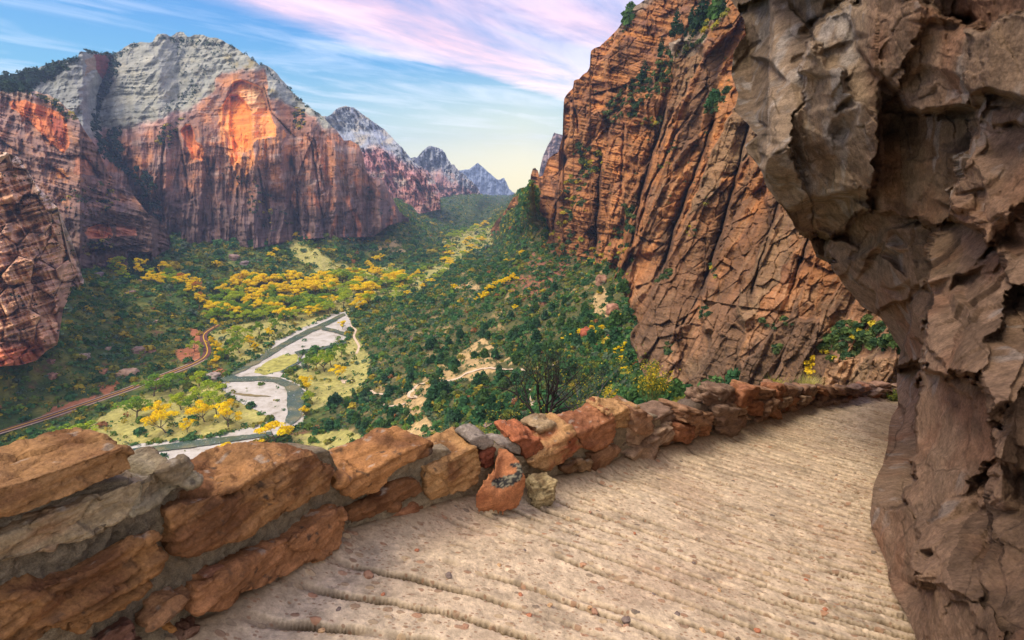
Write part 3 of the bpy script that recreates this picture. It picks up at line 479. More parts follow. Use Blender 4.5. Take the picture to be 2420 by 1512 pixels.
def cG(U, V, P, tp, bt):
    u, v = W(U, V, .02, 18, 9); rt = sst(1420, 1560, U+.28*(V-500)); Q = U+(.12+.36*rt)*V; C = np.zeros(U.shape+(3,)); C[:] = (.42,.205,.09)
    C = cm(C, (.26,.135,.075), sst(-.02, .35, fbm(uvp(Q, V, .02, .012), 5, 321))); C = cm(C, (.55,.25,.085), sst(.02, .4, fbm(uvp(U, V, .012, .03), 4, 323))*sst(700, 300, V)); C = cm(C, (.50,.33,.2), sst(.05, .4, fbm(uvp(Q, V, .05, .012), 4, 324))*rt*.6)
    C = cm(C, (.30,.235,.18), sst(600, 850, V)*.55*rt); C = cm(C, (.24,.13,.11), sst(.1, .4, fbm(uvp(U, V, .02, .05), 4, 325))*sst(380, 100, V)*.8)
    C = np.where(inside(u, v, Z3((980,220),(1100,150),(1230,60),(1290,20),(1200,150),(1140,240),(1050,300),(1000,300)))[..., None], np.array((.48,.42,.36))+0*C, C); C = cm(C, (.45,.40,.34), sst(30, 5, V-tp)*sst(1440, 1480, U)*.8)
    C = cm(C, (.55,.36,.22), sst(838, 850, V)*sst(1935, 1960, U)*.7)
    st = sst(.04, .36, fbm(uvp(Q, V, .05, .006), 5, 326))*sst(-.1, .25, fbm(uvp(U, V, .008), 3, 327)); C = 1.15*C*(1-.5*st[..., None]); C = cm(C, (.58,.33,.15), sst(.12, .4, fbm(uvp(Q, V, .05, .008), 4, 328))*.4)
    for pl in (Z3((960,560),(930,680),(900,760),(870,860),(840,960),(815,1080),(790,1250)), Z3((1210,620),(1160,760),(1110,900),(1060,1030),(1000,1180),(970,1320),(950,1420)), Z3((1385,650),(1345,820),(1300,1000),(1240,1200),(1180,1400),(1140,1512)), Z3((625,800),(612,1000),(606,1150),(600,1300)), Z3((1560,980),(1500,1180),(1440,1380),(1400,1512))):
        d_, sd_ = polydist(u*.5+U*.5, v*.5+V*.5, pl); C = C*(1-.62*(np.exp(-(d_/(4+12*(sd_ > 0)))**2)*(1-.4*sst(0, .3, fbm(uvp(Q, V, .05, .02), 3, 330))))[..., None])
    lay = fbm(uvp(U, V-.22*U, .009, .2), 4, 329); tn = sG.tone; C = C*(1+.5*tn*(.4+.6*rt))[..., None]; C = cm(C, (.17,.12,.085), sst(.15, .6, tn+.6*fbm(uvp(Q, V, .02, .004), 4, 341))*rt*.75); C = cm(C, (.42,.31,.2), sst(.2, .7, -tn+.5*fbm(uvp(U, V, .02), 4, 342))*rt*.6)
    C = C*np.array([.80, .73, .63]); return C*(1-(.38-.15*rt)[..., None]*sst(0, .4, lay)[..., None])
M_CL = rock_mat('cliff_rock', .12, 1.2, (.75, 1.25), (.07, .07, .55))
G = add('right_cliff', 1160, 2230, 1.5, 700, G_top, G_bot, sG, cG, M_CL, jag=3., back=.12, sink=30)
# ------------------------------------------------------------------ trail, local axes: t down the trail, n to its right
DX, DY, SL = .6, .8, .255
def t_n(x, y): return .6*x+.8*y, .8*x-.6*y
def xy(t, n): return .6*t+.8*n, .8*t-.6*n
def path_s(u, v):
    x, y, z = ray(u, v); return 1.6/np.maximum(-z-SL*(DX*x+DY*y), .02)
WB = [(-2.6,-1.35),(-.9,-1.62),(.47,-1.89),(1.29,-2.10),(2.0,-2.0),(2.92,-1.79),(3.9,-1.63),(6.66,-1.12),(8.6,-.86),(10.3,-.60),(12.6,-.08),(14.2,.32),(15.6,.85),(16.2,1.4)]   # wall foot (t, n)
wbt = np.array([w[0] for w in WB]); wbn = np.array([w[1] for w in WB])
def zpath(x, y): t, n = t_n(x, y); return -1.6-SL*t
nt_, nn_ = 680, 760
tt_ = 1.9*(np.exp(np.linspace(math.log((1.9-2.2)/1.9+1.) if 0 else 0, 1, nt_)*math.log((16.8+2.6+1.9)/1.9))-1)-2.6+.0
dens = np.linspace(0, 1, nt_); tt_ = np.interp(dens, [0, .08, .62, .86, 1], [-2.6, .1, 4.2, 9., 17.0]); 
k_ = np.ones(25)/25.; tt_ = np.convolve(np.pad(tt_, 12, mode='edge'), k_, 'valid')
T_, Fr = np.meshgrid(tt_, np.linspace(0, 1, nn_), indexing='ij'); nl = np.interp(T_, wbt, wbn)-.25; N_ = nl+(1.75+.5*sst(8, 14, T_)-nl)*Fr
X_, Y_ = xy(T_, N_); P3 = np.stack([X_, Y_, 0*X_], -1)
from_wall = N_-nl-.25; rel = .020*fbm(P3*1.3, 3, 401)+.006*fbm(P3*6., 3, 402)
kk = .60*np.exp(-np.clip(T_-.6, -1, 9)/1.5)
ph = (T_-kk*(N_+.5)-.10*(np.clip(N_+.8, 0, 3))**2*np.exp(-np.clip(T_-2, 0, 9)/6.)+.05*fbm(P3*.9, 3, 403)+.010*fbm(P3*5., 3, 404))/.165
gi = np.floor(ph); fr = ph-gi
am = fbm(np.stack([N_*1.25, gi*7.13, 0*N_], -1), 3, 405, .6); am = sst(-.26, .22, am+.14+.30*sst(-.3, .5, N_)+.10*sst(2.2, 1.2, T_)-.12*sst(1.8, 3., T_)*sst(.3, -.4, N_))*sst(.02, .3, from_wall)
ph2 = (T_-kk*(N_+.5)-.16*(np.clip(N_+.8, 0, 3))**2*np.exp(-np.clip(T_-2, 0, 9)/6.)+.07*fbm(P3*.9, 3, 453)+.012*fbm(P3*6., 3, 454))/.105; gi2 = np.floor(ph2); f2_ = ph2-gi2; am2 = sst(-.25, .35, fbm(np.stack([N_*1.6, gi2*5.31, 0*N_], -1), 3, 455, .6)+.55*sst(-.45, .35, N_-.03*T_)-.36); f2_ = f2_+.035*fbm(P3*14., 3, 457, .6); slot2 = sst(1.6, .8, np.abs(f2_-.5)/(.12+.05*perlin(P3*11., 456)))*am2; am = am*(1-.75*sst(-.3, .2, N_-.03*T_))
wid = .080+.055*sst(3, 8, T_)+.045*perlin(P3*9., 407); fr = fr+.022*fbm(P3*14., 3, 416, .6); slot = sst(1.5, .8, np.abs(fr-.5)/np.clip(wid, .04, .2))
slot *= 1+.5*fbm(P3*25., 2, 408)
rel += -.04*slot2; rel += -.055*am*slot+.010*(fr-.5)*am*np.where(fr > .5, 1, -1)*-1
rel += .0035*fbm(P3*34., 3, 409)-.006*sst(.34, .5, fbm(P3*20., 2, 418))+.002*fbm(P3*13., 3, 414)-.006*sst(.30, .5, fbm(P3*14., 2, 410))
rel += .07*sst(.28, 0, from_wall)**2+.04*sst(.3, .9, N_-(.3+.02*T_))*(1+.8*fbm(P3*5., 3, 411))
PZ = -1.6-SL*T_+rel
PC = np.zeros(X_.shape+(3,)); PC[:] = (.63, .51, .36); PC = cm(PC, (.50, .37, .26), sst(0, .4, fbm(P3*1.1, 4, 412))*.6); PC = cm(PC, (.66, .55, .40), sst(.0, .4, fbm(P3*.8, 3, 413))*.7)
PC = cm(PC, (.13, .08, .04), sst(.1, .8, slot2)*.9); PC = cm(PC, (.10, .065, .03), am*sst(.1, .8, slot)*.95); PC = PC*(1+.35*fbm(P3*11., 4, 415, .7)[..., None]-.22*sst(.05, .35, fbm(P3*2.2, 4, 417, .65))[..., None]); PC = cm(PC, (.30, .22, .14), sst(.22, .0, from_wall)*.8); PC = cm(PC, (.40, .30, .17), sst(.2, .7, N_)*.5)  # groove slots darkened in the colour, standing in for shade inside the cuts
t = NT('trail_concrete'); p = t.pos(); pm = t.mapping(p, (.75, 1.15, .3)); dn = t.noise(pm, 9., 3)
v1 = t.vor(pm, 19.); sel = t.ramp(v1.outputs['Color'], [(.50, 0.), (.54, 1.)]); spot = t.math('MULTIPLY', t.ramp(t.math('ADD', v1.outputs['Distance'], t.math('MULTIPLY', dn, .25)), [(.42, 1.), (.48, 0.)]), sel)
v2 = t.vor(pm, 52.); s2 = t.math('MULTIPLY', t.ramp(v2.outputs['Distance'], [(.28, 1.), (.36, 0.)]), t.ramp(v2.outputs['Color'], [(.6, 0.), (.65, 1.)]))
c = t.mix(t.attr(), t.ramp(t.noise(p, 30., 8, .75), [(.3, .62), (.7, 1.3)]), 1., 'MULTIPLY')
v1c = t.add('ShaderNodeSeparateColor'); t.l.new(v1.outputs['Color'], v1c.inputs[0])
c = t.mix(c, t.ramp(v1c.outputs[1], [(0., (.40, .17, .09)), (.4, (.50, .26, .15)), (.7, (.30, .20, .13)), (.9, (.55, .42, .26)), (1., (.12, .10, .09))]), t.math('MULTIPLY', spot, .85))
c = t.mix(c, (.30, .17, .10), t.math('MULTIPLY', s2, .7)); t.color(c)
t.bump(t.math('ADD', t.math('ADD', t.noise(p, 60., 6, .75), t.math('MULTIPLY', spot, .35)), t.math('MULTIPLY', t.vor(p, 45., 'F1').outputs['Distance'], -.3)), .012, .9); M_PATH = t.m
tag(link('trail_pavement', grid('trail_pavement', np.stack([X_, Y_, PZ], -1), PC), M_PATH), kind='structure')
# ------------------------------------------------------------------ helper rocks
_cs = {}
def cube_sphere(r):
    if r not in _cs:
        bm = bmesh.new(); bmesh.ops.create_cube(bm, size=2.); bmesh.ops.subdivide_edges(bm, edges=bm.edges[:], cuts=r, use_grid_fill=True); bm.verts.ensure_lookup_table()
        _cs[r] = (np.array([v.co[:] for v in bm.verts]), np.array([[v.index for v in f.verts] for f in bm.faces])); bm.free()
    return _cs[r]
def stone_mesh(name, ax, seed, res=12, rough=.06, facet=.10, col=(.4, .2, .1), col2=None, power=6, lay=0.):
    """blocky stone centred on 0; ax = three half-axis vectors"""
    V, Fc_ = cube_sphere(res); q = V/np.power((np.abs(V)**power).sum(1, keepdims=True), 1./power); A = np.array(ax); sz = np.linalg.norm(A, axis=1).mean()
    rs = np.random.default_rng(seed); sk = 1+.16*(rs.random((2, 3))-.5)*2; q2 = q.copy(); q2[:, 0] *= 1+.22*(rs.random()-.5)*q[:, 2]+.2*(rs.random()-.5)*q[:, 1]; q2[:, 1] *= 1+.22*(rs.random()-.5)*q[:, 0]; q2[:, 2] *= 1+.3*(rs.random()-.5)*q[:, 0]
    f, e, r = facets(q2*1.1+seed*3.1, 5, .5); d = -facet*np.abs(f)+rough*fbm(q2*1.7+seed, 4, 6, .55); 
    if lay: d = d+lay*np.tanh(4*fbm(q2*np.array([.4, .4, 4.])+seed, 3, 8))
    P = (q2*(1+d[:, None]))@A; n = fbm(q2*1.6+seed*2., 4, 9); c2 = np.array(col2 if col2 else (col[0]*.55, col[1]*.5, col[2]*.5)); C = np.array(col)*(1-sst(-.05, .4, n)[:, None])+c2*sst(-.05, .4, n)[:, None]
    return npmesh(name, P, Fc_, C)
# ------------------------------------------------------------------ stone wall
M_STONE = rock_mat('wall_stone', 12., .028, (.66, 1.28), (6., 6., 34.)); M_MORTAR = rock_mat('mortar', 34., .03, (.55, 1.35))
WXY = [xy(t, n) for t, n in WB]
def on_wall(u, v, off=0.):
    """where the sight line through a photo point meets the upright wall face"""
    rx, ry, rz = [float(a) for a in ray(u, v)]; best = None
    for (x1, y1), (x2, y2) in zip(WXY[:-1], WXY[1:]):
        dx, dy = x2-x1, y2-y1; L = math.hypot(dx, dy); nx, ny = dy/L, -dx/L; x1o, y1o = x1+nx*off, y1+ny*off
        den = rx*dy-ry*dx
        if abs(den) < 1e-9: continue
        s = (x1o*dy-y1o*dx)/den; k = ((rx*s-x1o)*dx+(ry*s-y1o)*dy)/L/L
        if s > .2 and -.02 <= k <= 1.02 and (best is None or s < best[0]): best = (s, nx, ny)
    if best is None: best = (5., .8, -.6)
    s, nx, ny = best; return np.array([rx*s, ry*s, rz*s]), np.array([nx, ny, 0])
wall = empty('stone_wall', (WXY[4][0], WXY[4][1], float(zpath(*WXY[4]))), 'low mortared wall of orange sandstone blocks edging the trail above the valley', 'wall')
wl = Vector(wall.location)
def wl_obj(name, me, mat, parent=wall):
    o = link(name, me, mat, parent)
    if parent is wall: o.location = -wl if not o.location.length else o.location
    return o
def remeshed(V, Fs, vox):
    me = bpy.data.meshes.new('tmp'); me.from_pydata([tuple(v) for v in V], [], Fs); o = bpy.data.objects.new('tmp', me); COL.objects.link(o)
    m = o.modifiers.new('r', 'REMESH'); m.mode = 'VOXEL'; m.voxel_size = vox; dg = bpy.context.evaluated_depsgraph_get(); dg.update(); ev = o.evaluated_get(dg).to_mesh()
    n = len(ev.vertices); a = np.empty(n*3, np.float32); ev.vertices.foreach_get('co', a); b = np.empty(n*3, np.float32); ev.vertices.foreach_get('normal', b)
    fs = np.empty(len(ev.polygons)*4, np.int32); ok = all(len(p.vertices) == 4 for p in ev.polygons); ev.polygons.foreach_get('vertices', fs); o.evaluated_get(dg).to_mesh_clear(); bpy.data.objects.remove(o); bpy.data.meshes.remove(me)
    return a.reshape(-1, 3).astype(float), b.reshape(-1, 3).astype(float), fs.reshape(-1, 4)
def relax(V, Fs, it=2):
    e = np.concatenate([Fs[:, [0, 1]], Fs[:, [1, 2]], Fs[:, [2, 3]], Fs[:, [3, 0]]]); n = len(V)
    for _ in range(it):
        acc = np.zeros_like(V); cnt = np.zeros(n)
        for a, b in ((0, 1), (1, 0)): 
            for c in range(3): acc[:, c] += np.bincount(e[:, a], V[e[:, b], c], n)
            cnt += np.bincount(e[:, a], minlength=n)
        V = V*.4+.6*acc/np.maximum(cnt, 1)[:, None]
    return V
def block(poly, depth, col, col2=None, off=.02, drop=0., seed=1, disp=1., face_lean=0., mat=M_STONE, name='stone', parent=wall, vox=None, layer=1., toprise=0.):
    """a wall stone: its outline on the wall face, carried back into the wall by `depth`"""
    pts = [on_wall(u, v, off) for u, v in poly]; Fp = np.array([p[0] for p in pts]); nm = np.mean([p[1] for p in pts], 0); nm /= np.linalg.norm(nm)
    zc = Fp[:, 2].mean(); zr = np.ptp(Fp[:, 2])+1e-6
    Fp = Fp-nm*(face_lean*((Fp[:, 2]-zc)/zr+.5))[:, None]; c = Fp.mean(0); Bp = c+(Fp-c)*.94-nm*depth; Bp[:, 2] += drop*-1+toprise*((Bp[:, 2]-zc)/zr+.5)
    n = len(poly); Vv = list(Fp)+list(Bp); Fs = [tuple(range(n)), tuple(range(2*n-1, n-1, -1))]+[(i, i+n, (i+1) % n+n, (i+1) % n) for i in range(n)]
    dist = np.linalg.norm(c); vox = vox or .0036*dist; V, Nn, Q = remeshed(Vv, Fs, vox); V = relax(V, Q, 2)
    T = np.array([-nm[1], nm[0], 0]); L = np.stack([V@T, V@nm, V[:, 2]], -1)+seed*5.3
    f, e, r = facets(L*np.array([4.5, 7., 7.])+.35*np.stack([fbm(L*4, 2, 1), fbm(L*4, 2, 2), fbm(L*4, 2, 3)], -1), 9, .45); lay = fbm(L*np.array([1.6, 3., 20.]), 4, 11); ms = sst(0., .18, e)
    f4, e4, _ = facets(L*np.array([11., 16., 20.])+.5*fbm(L*7, 2, 4)[:, None], 19, .5); d = disp*(.021*f+.012*f4*sst(-.3, .3, fbm(L*2.5, 2, 21))+.011*fbm(L*3.2, 3, 12)+.006*fbm(L*22, 4, 13, .65)+layer*.009*np.tanh(6*lay)-.006*(1-ms)-.004*sst(.08, 0, e4)); V2 = V+Nn*d[:, None]
    n1_ = fbm(L*3., 4, 14); n2_ = fbm(L*np.array([3., 5., 30.]), 3, 15); col = np.array(col); c2 = np.array(col2) if col2 else col*np.array([.5, .42, .4]); w = sst(-.05, .38, n1_+.3*n2_); C = col*(1-w[:, None])+c2*w[:, None]
    li = sst(.34, .44, fbm(L*22., 3, 16))*sst(-.1, .3, fbm(L*4., 2, 17)); C = C*(1-li[:, None]*.8)+np.array([.06, .055, .05])*li[:, None]*.8; pk = sst(.32, .42, fbm(L*16., 3, 18))*sst(.3, .8, Nn[:, 2]); C = C*(1-pk[:, None]*.5)+np.array([.55, .5, .42])*pk[:, None]*.5
    return wl_obj(name, npmesh(name, V2, Q, C), mat, parent)
def ZA(*a): return [(x/2.8225, 976.7+y/2.8225) for x, y in a]
def ZB(*a): return [((1100+x/1.68)/1.587, (1500+y/1.68)/1.587) for x, y in a]
OR = (.44, .235, .10); OR2 = (.25, .12, .055); TN = (.46, .36, .22); GY = (.36, .31, .26); RD = (.52, .19, .09); LO = (.56, .33, .15)
block(ZA((-420,560),(0,488),(250,420),(460,345),(700,262),(830,215),(888,245),(903,372),(820,432),(600,515),(300,625),(50,722),(-420,880)), .27, (.46,.26,.115), OR2, .05, seed=1, toprise=.03, layer=.5, disp=.8)
block(ZA((-420,960),(0,800),(300,690),(560,590),(820,480),(930,440),(1012,425),(1030,470),(930,600),(860,690),(780,770),(400,910),(0,1050),(-420,1190)), .26, TN, (.40,.24,.13), .03, seed=2)
block(ZA((930,470),(1020,400),(1120,350),(1228,312),(1300,368),(1335,470),(1180,560),(1050,622),(880,700),(925,600)), .22, (.42,.36,.24), (.28,.22,.14), .04, seed=3, disp=1.4)
block(ZA((1128,680),(1140,650),(1300,585),(1500,520),(1650,440),(1850,345),(2100,262),(2190,330),(2210,430),(2200,505),(1980,640),(1750,762),(1400,900),(1210,940),(1150,800)), .30, OR, OR2, .06, seed=4, toprise=.05, disp=1.3)
block(ZA((-420,1380),(0,1240),(300,1150),(640,1010),(900,870),(1060,805),(1086,860),(1080,1000),(950,1160),(800,1310),(600,1410),(300,1500),(0,1590),(-420,1800)), .30, (.42,.22,.09), OR2, .07, seed=5, disp=1.5, layer=1.6)
block(ZA((1310,1200),(1350,1150),(1500,1060),(1700,960),(1950,830),(2180,680),(2290,640),(2320,760),(2260,900),(2050,1010),(1900,1110),(1700,1190),(1500,1300),(1330,1320)), .28, (.44,.215,.10), OR2, .08, seed=6)
block(ZA((1100,1250),(1230,1180),(1280,1230),(1260,1330),(1150,1400),(1000,1440),(980,1420),(1050,1330)), .16, (.44,.24,.12), None, .06, seed=7)
block(ZA((640,1560),(760,1450),(900,1380),(940,1420),(930,1560),(760,1640)), .14, (.30,.16,.11), None, .05, seed=8)
block(ZA((1180,1620),(1230,1440),(1340,1400),(1365,1500),(1340,1640)), .12, (.36,.22,.15), None, .05, seed=19)
block(ZA((1130,1440),(1165,1425),(1190,1450),(1150,1470)), .05, (.50,.25,.08), None, .06, seed=29, vox=.006, disp=.3)
block(ZA((1350,1100),(1440,1040),(1520,1010),(1480,1070),(1400,1110)), .06, (.42,.2,.12), None, .05, seed=39, vox=.006, disp=.4)
block(ZB((232,455),(300,500),(400,485),(520,425),(640,360),(760,305),(860,262),(895,295),(885,335),(830,372),(700,425),(610,500),(545,585),(375,650),(345,605),(285,525)), .30, (.50,.25,.10), OR2, .05, seed=9, toprise=.05)
block(ZB((350,690),(540,600),(700,510),(790,500),(830,580),(700,660),(500,750),(360,808)), .25, OR2, None, .03, seed=10)
block(ZB((828,455),(960,400),(1060,345),(1150,285),(1192,330),(1195,450),(1165,540),(1010,600),(872,645),(842,560)), .26, (.52,.30,.13), OR2, .05, seed=11, toprise=.07, disp=1.2)
block(ZB((1105,262),(1150,232),(1215,222),(1262,250),(1268,285),(1200,315),(1140,300)), .17, GY, (.28,.24,.2), .02, seed=12, toprise=.03, layer=.3, disp=.6)
block(ZB((1190,330),(1262,275),(1285,300),(1282,410),(1210,455),(1190,400)), .22, (.26,.085,.05), None, .03, seed=13)
block(ZB((1278,275),(1330,262),(1420,265),(1452,300),(1440,360),(1390,345),(1300,300)), .16, GY, (.30,.25,.2), .02, seed=14, toprise=.02, layer=.3, disp=.6)
block(ZB((1380,262),(1440,245),(1520,240),(1580,265),(1592,295),(1560,350),(1460,388),(1440,315)), .24, RD, (.34,.12,.06), .04, seed=15, toprise=.07)
block(ZB((1480,400),(1575,325),(1680,262),(1785,205),(1808,240),(1832,300),(1720,392),(1620,450),(1510,432)), .28, LO, (.36,.12,.06), .05, seed=16, toprise=.08)
block(ZB((1530,180),(1600,150),(1680,150),(1760,170),(1700,215),(1580,235)), .2, (.46,.34,.2), None, -.08, seed=17)
block(ZB((1780,215),(1830,195),(1960,148),(2030,85),(2042,160),(2020,270),(1900,318),(1830,300)), .26, (.44,.20,.10), (.30,.12,.06), .04, seed=18, toprise=.10)
block(ZB((1975,95),(2060,70),(2184,40),(2190,120),(2120,170),(2040,190)), .26, LO, OR2, .03, seed=20, toprise=.06)
block(ZB((1700,432),(1820,372),(1888,390),(1895,452),(1740,472)), .2, (.34,.22,.12), None, .08, seed=21); block(ZB((1880,352),(2000,282),(2062,310),(2040,372),(1940,452),(1892,440)), .2, (.36,.20,.11), None, .05, seed=22)
block(ZB((570,772),(840,622),(842,712),(622,832)), .15, (.40,.19,.10), None, .0, seed=23); block(ZB((872,712),(1040,622),(1042,692),(862,782)), .15, (.42,.21,.11), None, .0, seed=24); block(ZB((300,962),(352,862),(550,832),(604,900),(500,985)), .12, (.38,.2,.12), None, .05, seed=25)
block(ZB((500,430),(700,330),(760,380),(640,450),(560,500)), .1, (.34,.19,.10), None, -.01, seed=26)
# mortar core just behind the stone faces
ctop = [(-420,1250),(-150,1235),(0,1205),(150,1165),(290,1118),(330,1135),(400,1145),(455,1150),(520,1130),(640,1085),(770,1055),(800,1105),(850,1110),(1000,1050),(1060,1055),(1100,1080),(1160,1070),(1290,1065),(1400,1010),(1480,975),(1560,975)]
cps = []; u_ = np.linspace(-420, 1560, 420); vt = np.interp(u_, [c[0] for c in ctop], [c[1] for c in ctop])
rows = []; D_N = []
for u, v in zip(u_, vt):
    q, nm = on_wall(u, v+8, -.025); cps.append(q); D_N.append(nm)
cps = np.array(cps); D_N = np.array(D_N); zb = np.array([float(zpath(q[0], q[1])) for q in cps])-.06
kz = np.linspace(0, 1, 90)
Pm = np.stack([np.stack([cps[:, 0], cps[:, 1], zb+(cps[:, 2]-zb)*k], -1) for k in kz]+[np.stack([cps[:, 0]-D_N[:, 0]*.04*j, cps[:, 1]-D_N[:, 1]*.04*j, cps[:, 2]], -1) for j in range(1, 7)]+[np.stack([cps[:, 0]-D_N[:, 0]*.26, cps[:, 1]-D_N[:, 1]*.26, cps[:, 2]-.9], -1)])
Nm = np.broadcast_to(D_N, Pm.shape); Pm = Pm+Nm*((.034*fbm(Pm*6., 4, 430)+.018*ridged(Pm*15., 3, 431)-.012)[..., None]); Pm[90:, :, 2] += .03*fbm(Pm[90:]*6., 3, 434)
wl_obj('mortar', grid('mortar', Pm, np.array((.38,.31,.21))*(1+.5*fbm(Pm*5., 3, 433)[..., None])), M_MORTAR)
# far stretch: rough courses of smaller stones
TOP3 = [(1440,985),(1475,990),(1500,975),(1560,985),(1620,985),(1660,940),(1700,930),(1760,922),(1850,918),(1900,920),(1950,920),(2000,918),(2050,914),(2100,912)]
rs = random.Random(5); arc = []; 
for k in range(len(WXY)-1):
    L = math.dist(WXY[k], WXY[k+1]); n = max(2, int(L/.02)); arc += [(WXY[k][0]+(WXY[k+1][0]-WXY[k][0])*j/n, WXY[k][1]+(WXY[k+1][1]-WXY[k][1])*j/n) for j in range(n)]
arc = np.array(arc); at = np.array([t_n(*a)[0] for a in arc]); al_ = np.concatenate([[0], np.cumsum(np.hypot(*np.diff(arc, axis=0).T))])
def wall_height(x, y):
    z0 = float(zpath(x, y)); h = .3
    for hh in np.arange(.2, .95, .01):
        z = z0+hh; yc = CP*y-SP*z; u = 1210+F*x/yc; v = 756-F*(SP*y+CP*z)/yc; h = hh
        if v < np.interp(u, [c[0] for c in TOP3], [c[1] for c in TOP3]): break
    return h
i0 = np.argmax(at > 4.05); i1 = np.argmax(at > 15.9); n_st = 0; cols_ = [(.46,.27,.16), (.50,.25,.13), (.36,.22,.14), (.52,.36,.24), (.42,.19,.10), (.30,.20,.14)]
for course, (lo, hi) in enumerate(((0., .38), (.33, .72), (.64, 1.04))):
    a = al_[i0]-.1
    while a < al_[i1]:
        far_k = (a-al_[i0])/(al_[i1]-al_[i0]); L = rs.uniform(.34, .62)*(1+.5*far_k); j = min(np.searchsorted(al_, a+L/2), len(arc)-2); x, y = arc[j]; T = arc[min(j+8, len(arc)-1)]-arc[max(j-8, 0)]; T /= np.linalg.norm(T); nm = np.array([T[1], -T[0]])
        H = wall_height(x, y); h0, h1 = H*lo, H*hi; dp = rs.uniform(.14, .20); o_ = rs.uniform(-.05, .09); z0 = float(zpath(x, y)); a += L*rs.uniform(.94, 1.02); hh = (h1-h0)/2*rs.uniform(.75, 1.3)+.01; rr = rs.uniform(-.3, .3); slope = -SL*(T[0]*DX+T[1]*DY)+rr
        ax = [(T[0]*L/2*1.04, T[1]*L/2*1.04, slope*L/2), (nm[0]*dp, nm[1]*dp, 0), (rs.uniform(-.02, .02), 0, hh)]
        me = stone_mesh('stone', ax, 100+n_st, 11 if far_k < .4 else 7, .16, .30, rs.choice(cols_), None, 7, .06); o = link('stone', me, M_STONE, wall); o.location = Vector((x-nm[0]*(dp-.03-o_), y-nm[1]*(dp-.03-o_), z0+(h0+h1)/2))-wl; n_st += 1
print('far stones', n_st)
cs = []
for j in range(i0-20, i1, 4):
    x, y = arc[j]; T = arc[min(j+8, len(arc)-1)]-arc[max(j-8, 0)]; T /= np.linalg.norm(T); nm = np.array([T[1], -T[0]]); H = wall_height(x, y)*.82; z0 = float(zpath(x, y)); cs.append([(x-nm[0]*o, y-nm[1]*o, z) for o, z in ((.03, z0-.2), (.03, z0+H*.5), (.05, z0+H), (.16, z0+H+.02), (.27, z0+H), (.3, z0-.5))])
cs = np.array(cs).transpose(1, 0, 2); cs = cs+.02*perlin(cs*9, 3)[..., None]; wl_obj('mortar', grid('mortar', cs, np.array((.22,.17,.13))+0*cs), M_MORTAR)
# flat red slab leaning on the wall foot, and the pale rock beside it
def free_block(name, top, h, col, col2, label, cat, seed, disp=1., down=None, mat=M_STONE, tilt=None):
    P = np.array([pt(u, v, s) for u, v, s in top]); c = P.mean(0); B = c+(P-c)*.96; B[:, 2] = P[:, 2]-h if down is None else np.array(down); n = len(P)
    if ((P[:, 0]-c[0])*(np.roll(P[:, 1], -1)-c[1])-(P[:, 1]-c[1])*(np.roll(P[:, 0], -1)-c[0])).sum() < 0: P = P[::-1]; B = B[::-1]
    V, Nn, Q = remeshed(list(P)+list(B), [tuple(range(n)), tuple(range(2*n-1, n-1, -1))]+[(i, i+n, (i+1) % n+n, (i+1) % n) for i in range(n)], .0045*np.linalg.norm(c)); V = relax(V, Q, 4)
    L = V+seed*4.1; f, e, r = facets(L*7., 9, .4); V2 = V+Nn*(disp*(.012*f+.02*fbm(L*5, 4, 12)+.008*fbm(L*np.array([3, 3, 26.]), 3, 13)))[:, None]; w = sst(-.05, .35, fbm(L*4., 4, 14)); C = np.array(col)*(1-w[:, None])+np.array(col2)*w[:, None]
    o = link(name, npmesh(name, V2-c, Q, C), mat); o.location = c; return tag(o, label, cat), V2, C
def zs(u, v, zrel):   # sight line down to a height above the trail
    x, y, z = [float(a) for a in ray(u, v)]; return (1.6-zrel)/(-z-SL*(DX*x+DY*y))
SLAB = ZB((1290,290),(1340,290),(1390,330),(1440,400),(1472,465),(1410,560),(1270,612),(1112,592),(1180,525),(1265,400))
slab_h = [.42,.42,.40,.36,.30,.20,.16,.20,.26,.36]
o, V2, C = free_block('flat_rock', [(u, v, zs(u, v, h)) for (u, v), h in zip(SLAB, slab_h)], .17, (.52,.22,.10), (.42,.16,.075), 'flat rust red slab with a dark lichen patch leaning at the foot of the wall', 'rock', 31, .6)
pu = 1210+F*V2[:, 0]/(CP*V2[:, 1]-SP*V2[:, 2]); pv = 756-F*(SP*V2[:, 1]+CP*V2[:, 2])/(CP*V2[:, 1]-SP*V2[:, 2])
LICH = ZB((1370,395),(1430,395),(1452,450),(1440,490),(1380,545),(1290,555),(1250,540),(1255,505),(1330,480),(1400,460),(1405,430),(1365,415))
li = inside(pu+4*perlin(V2*30, 1), pv+4*perlin(V2*30, 2), LICH)&(V2[:, 2] > -3); sp = fbm(V2*70., 2, 3); lc = np.where((sp > .12)[:, None], np.array((.30,.28,.2)), np.array((.05,.05,.05))); a_ = o.data.color_attributes['Col']; C2 = np.where(li[:, None], lc, C); cc = np.ones((len(C2), 4), np.float32); cc[:, :3] = C2; a_.data.foreach_set('color', cc.ravel())
_s = float(path_s(1279, 1192)); _q = pt(1279, 1192, _s); o = link('pale_rock', stone_mesh('pale_rock', [(.105,-.02,0),(.02,.085,0),(-.01,.01,.115)], 333, 26, .22, .42, (.50,.40,.22), (.30,.22,.12), 4, .07), M_STONE); o.location = (_q[0], _q[1]+.05, _q[2]+.085); o.rotation_euler = (0, 0, .5); tag(o, 'small pale ochre rock with broken edges beside the flat red slab', 'rock')
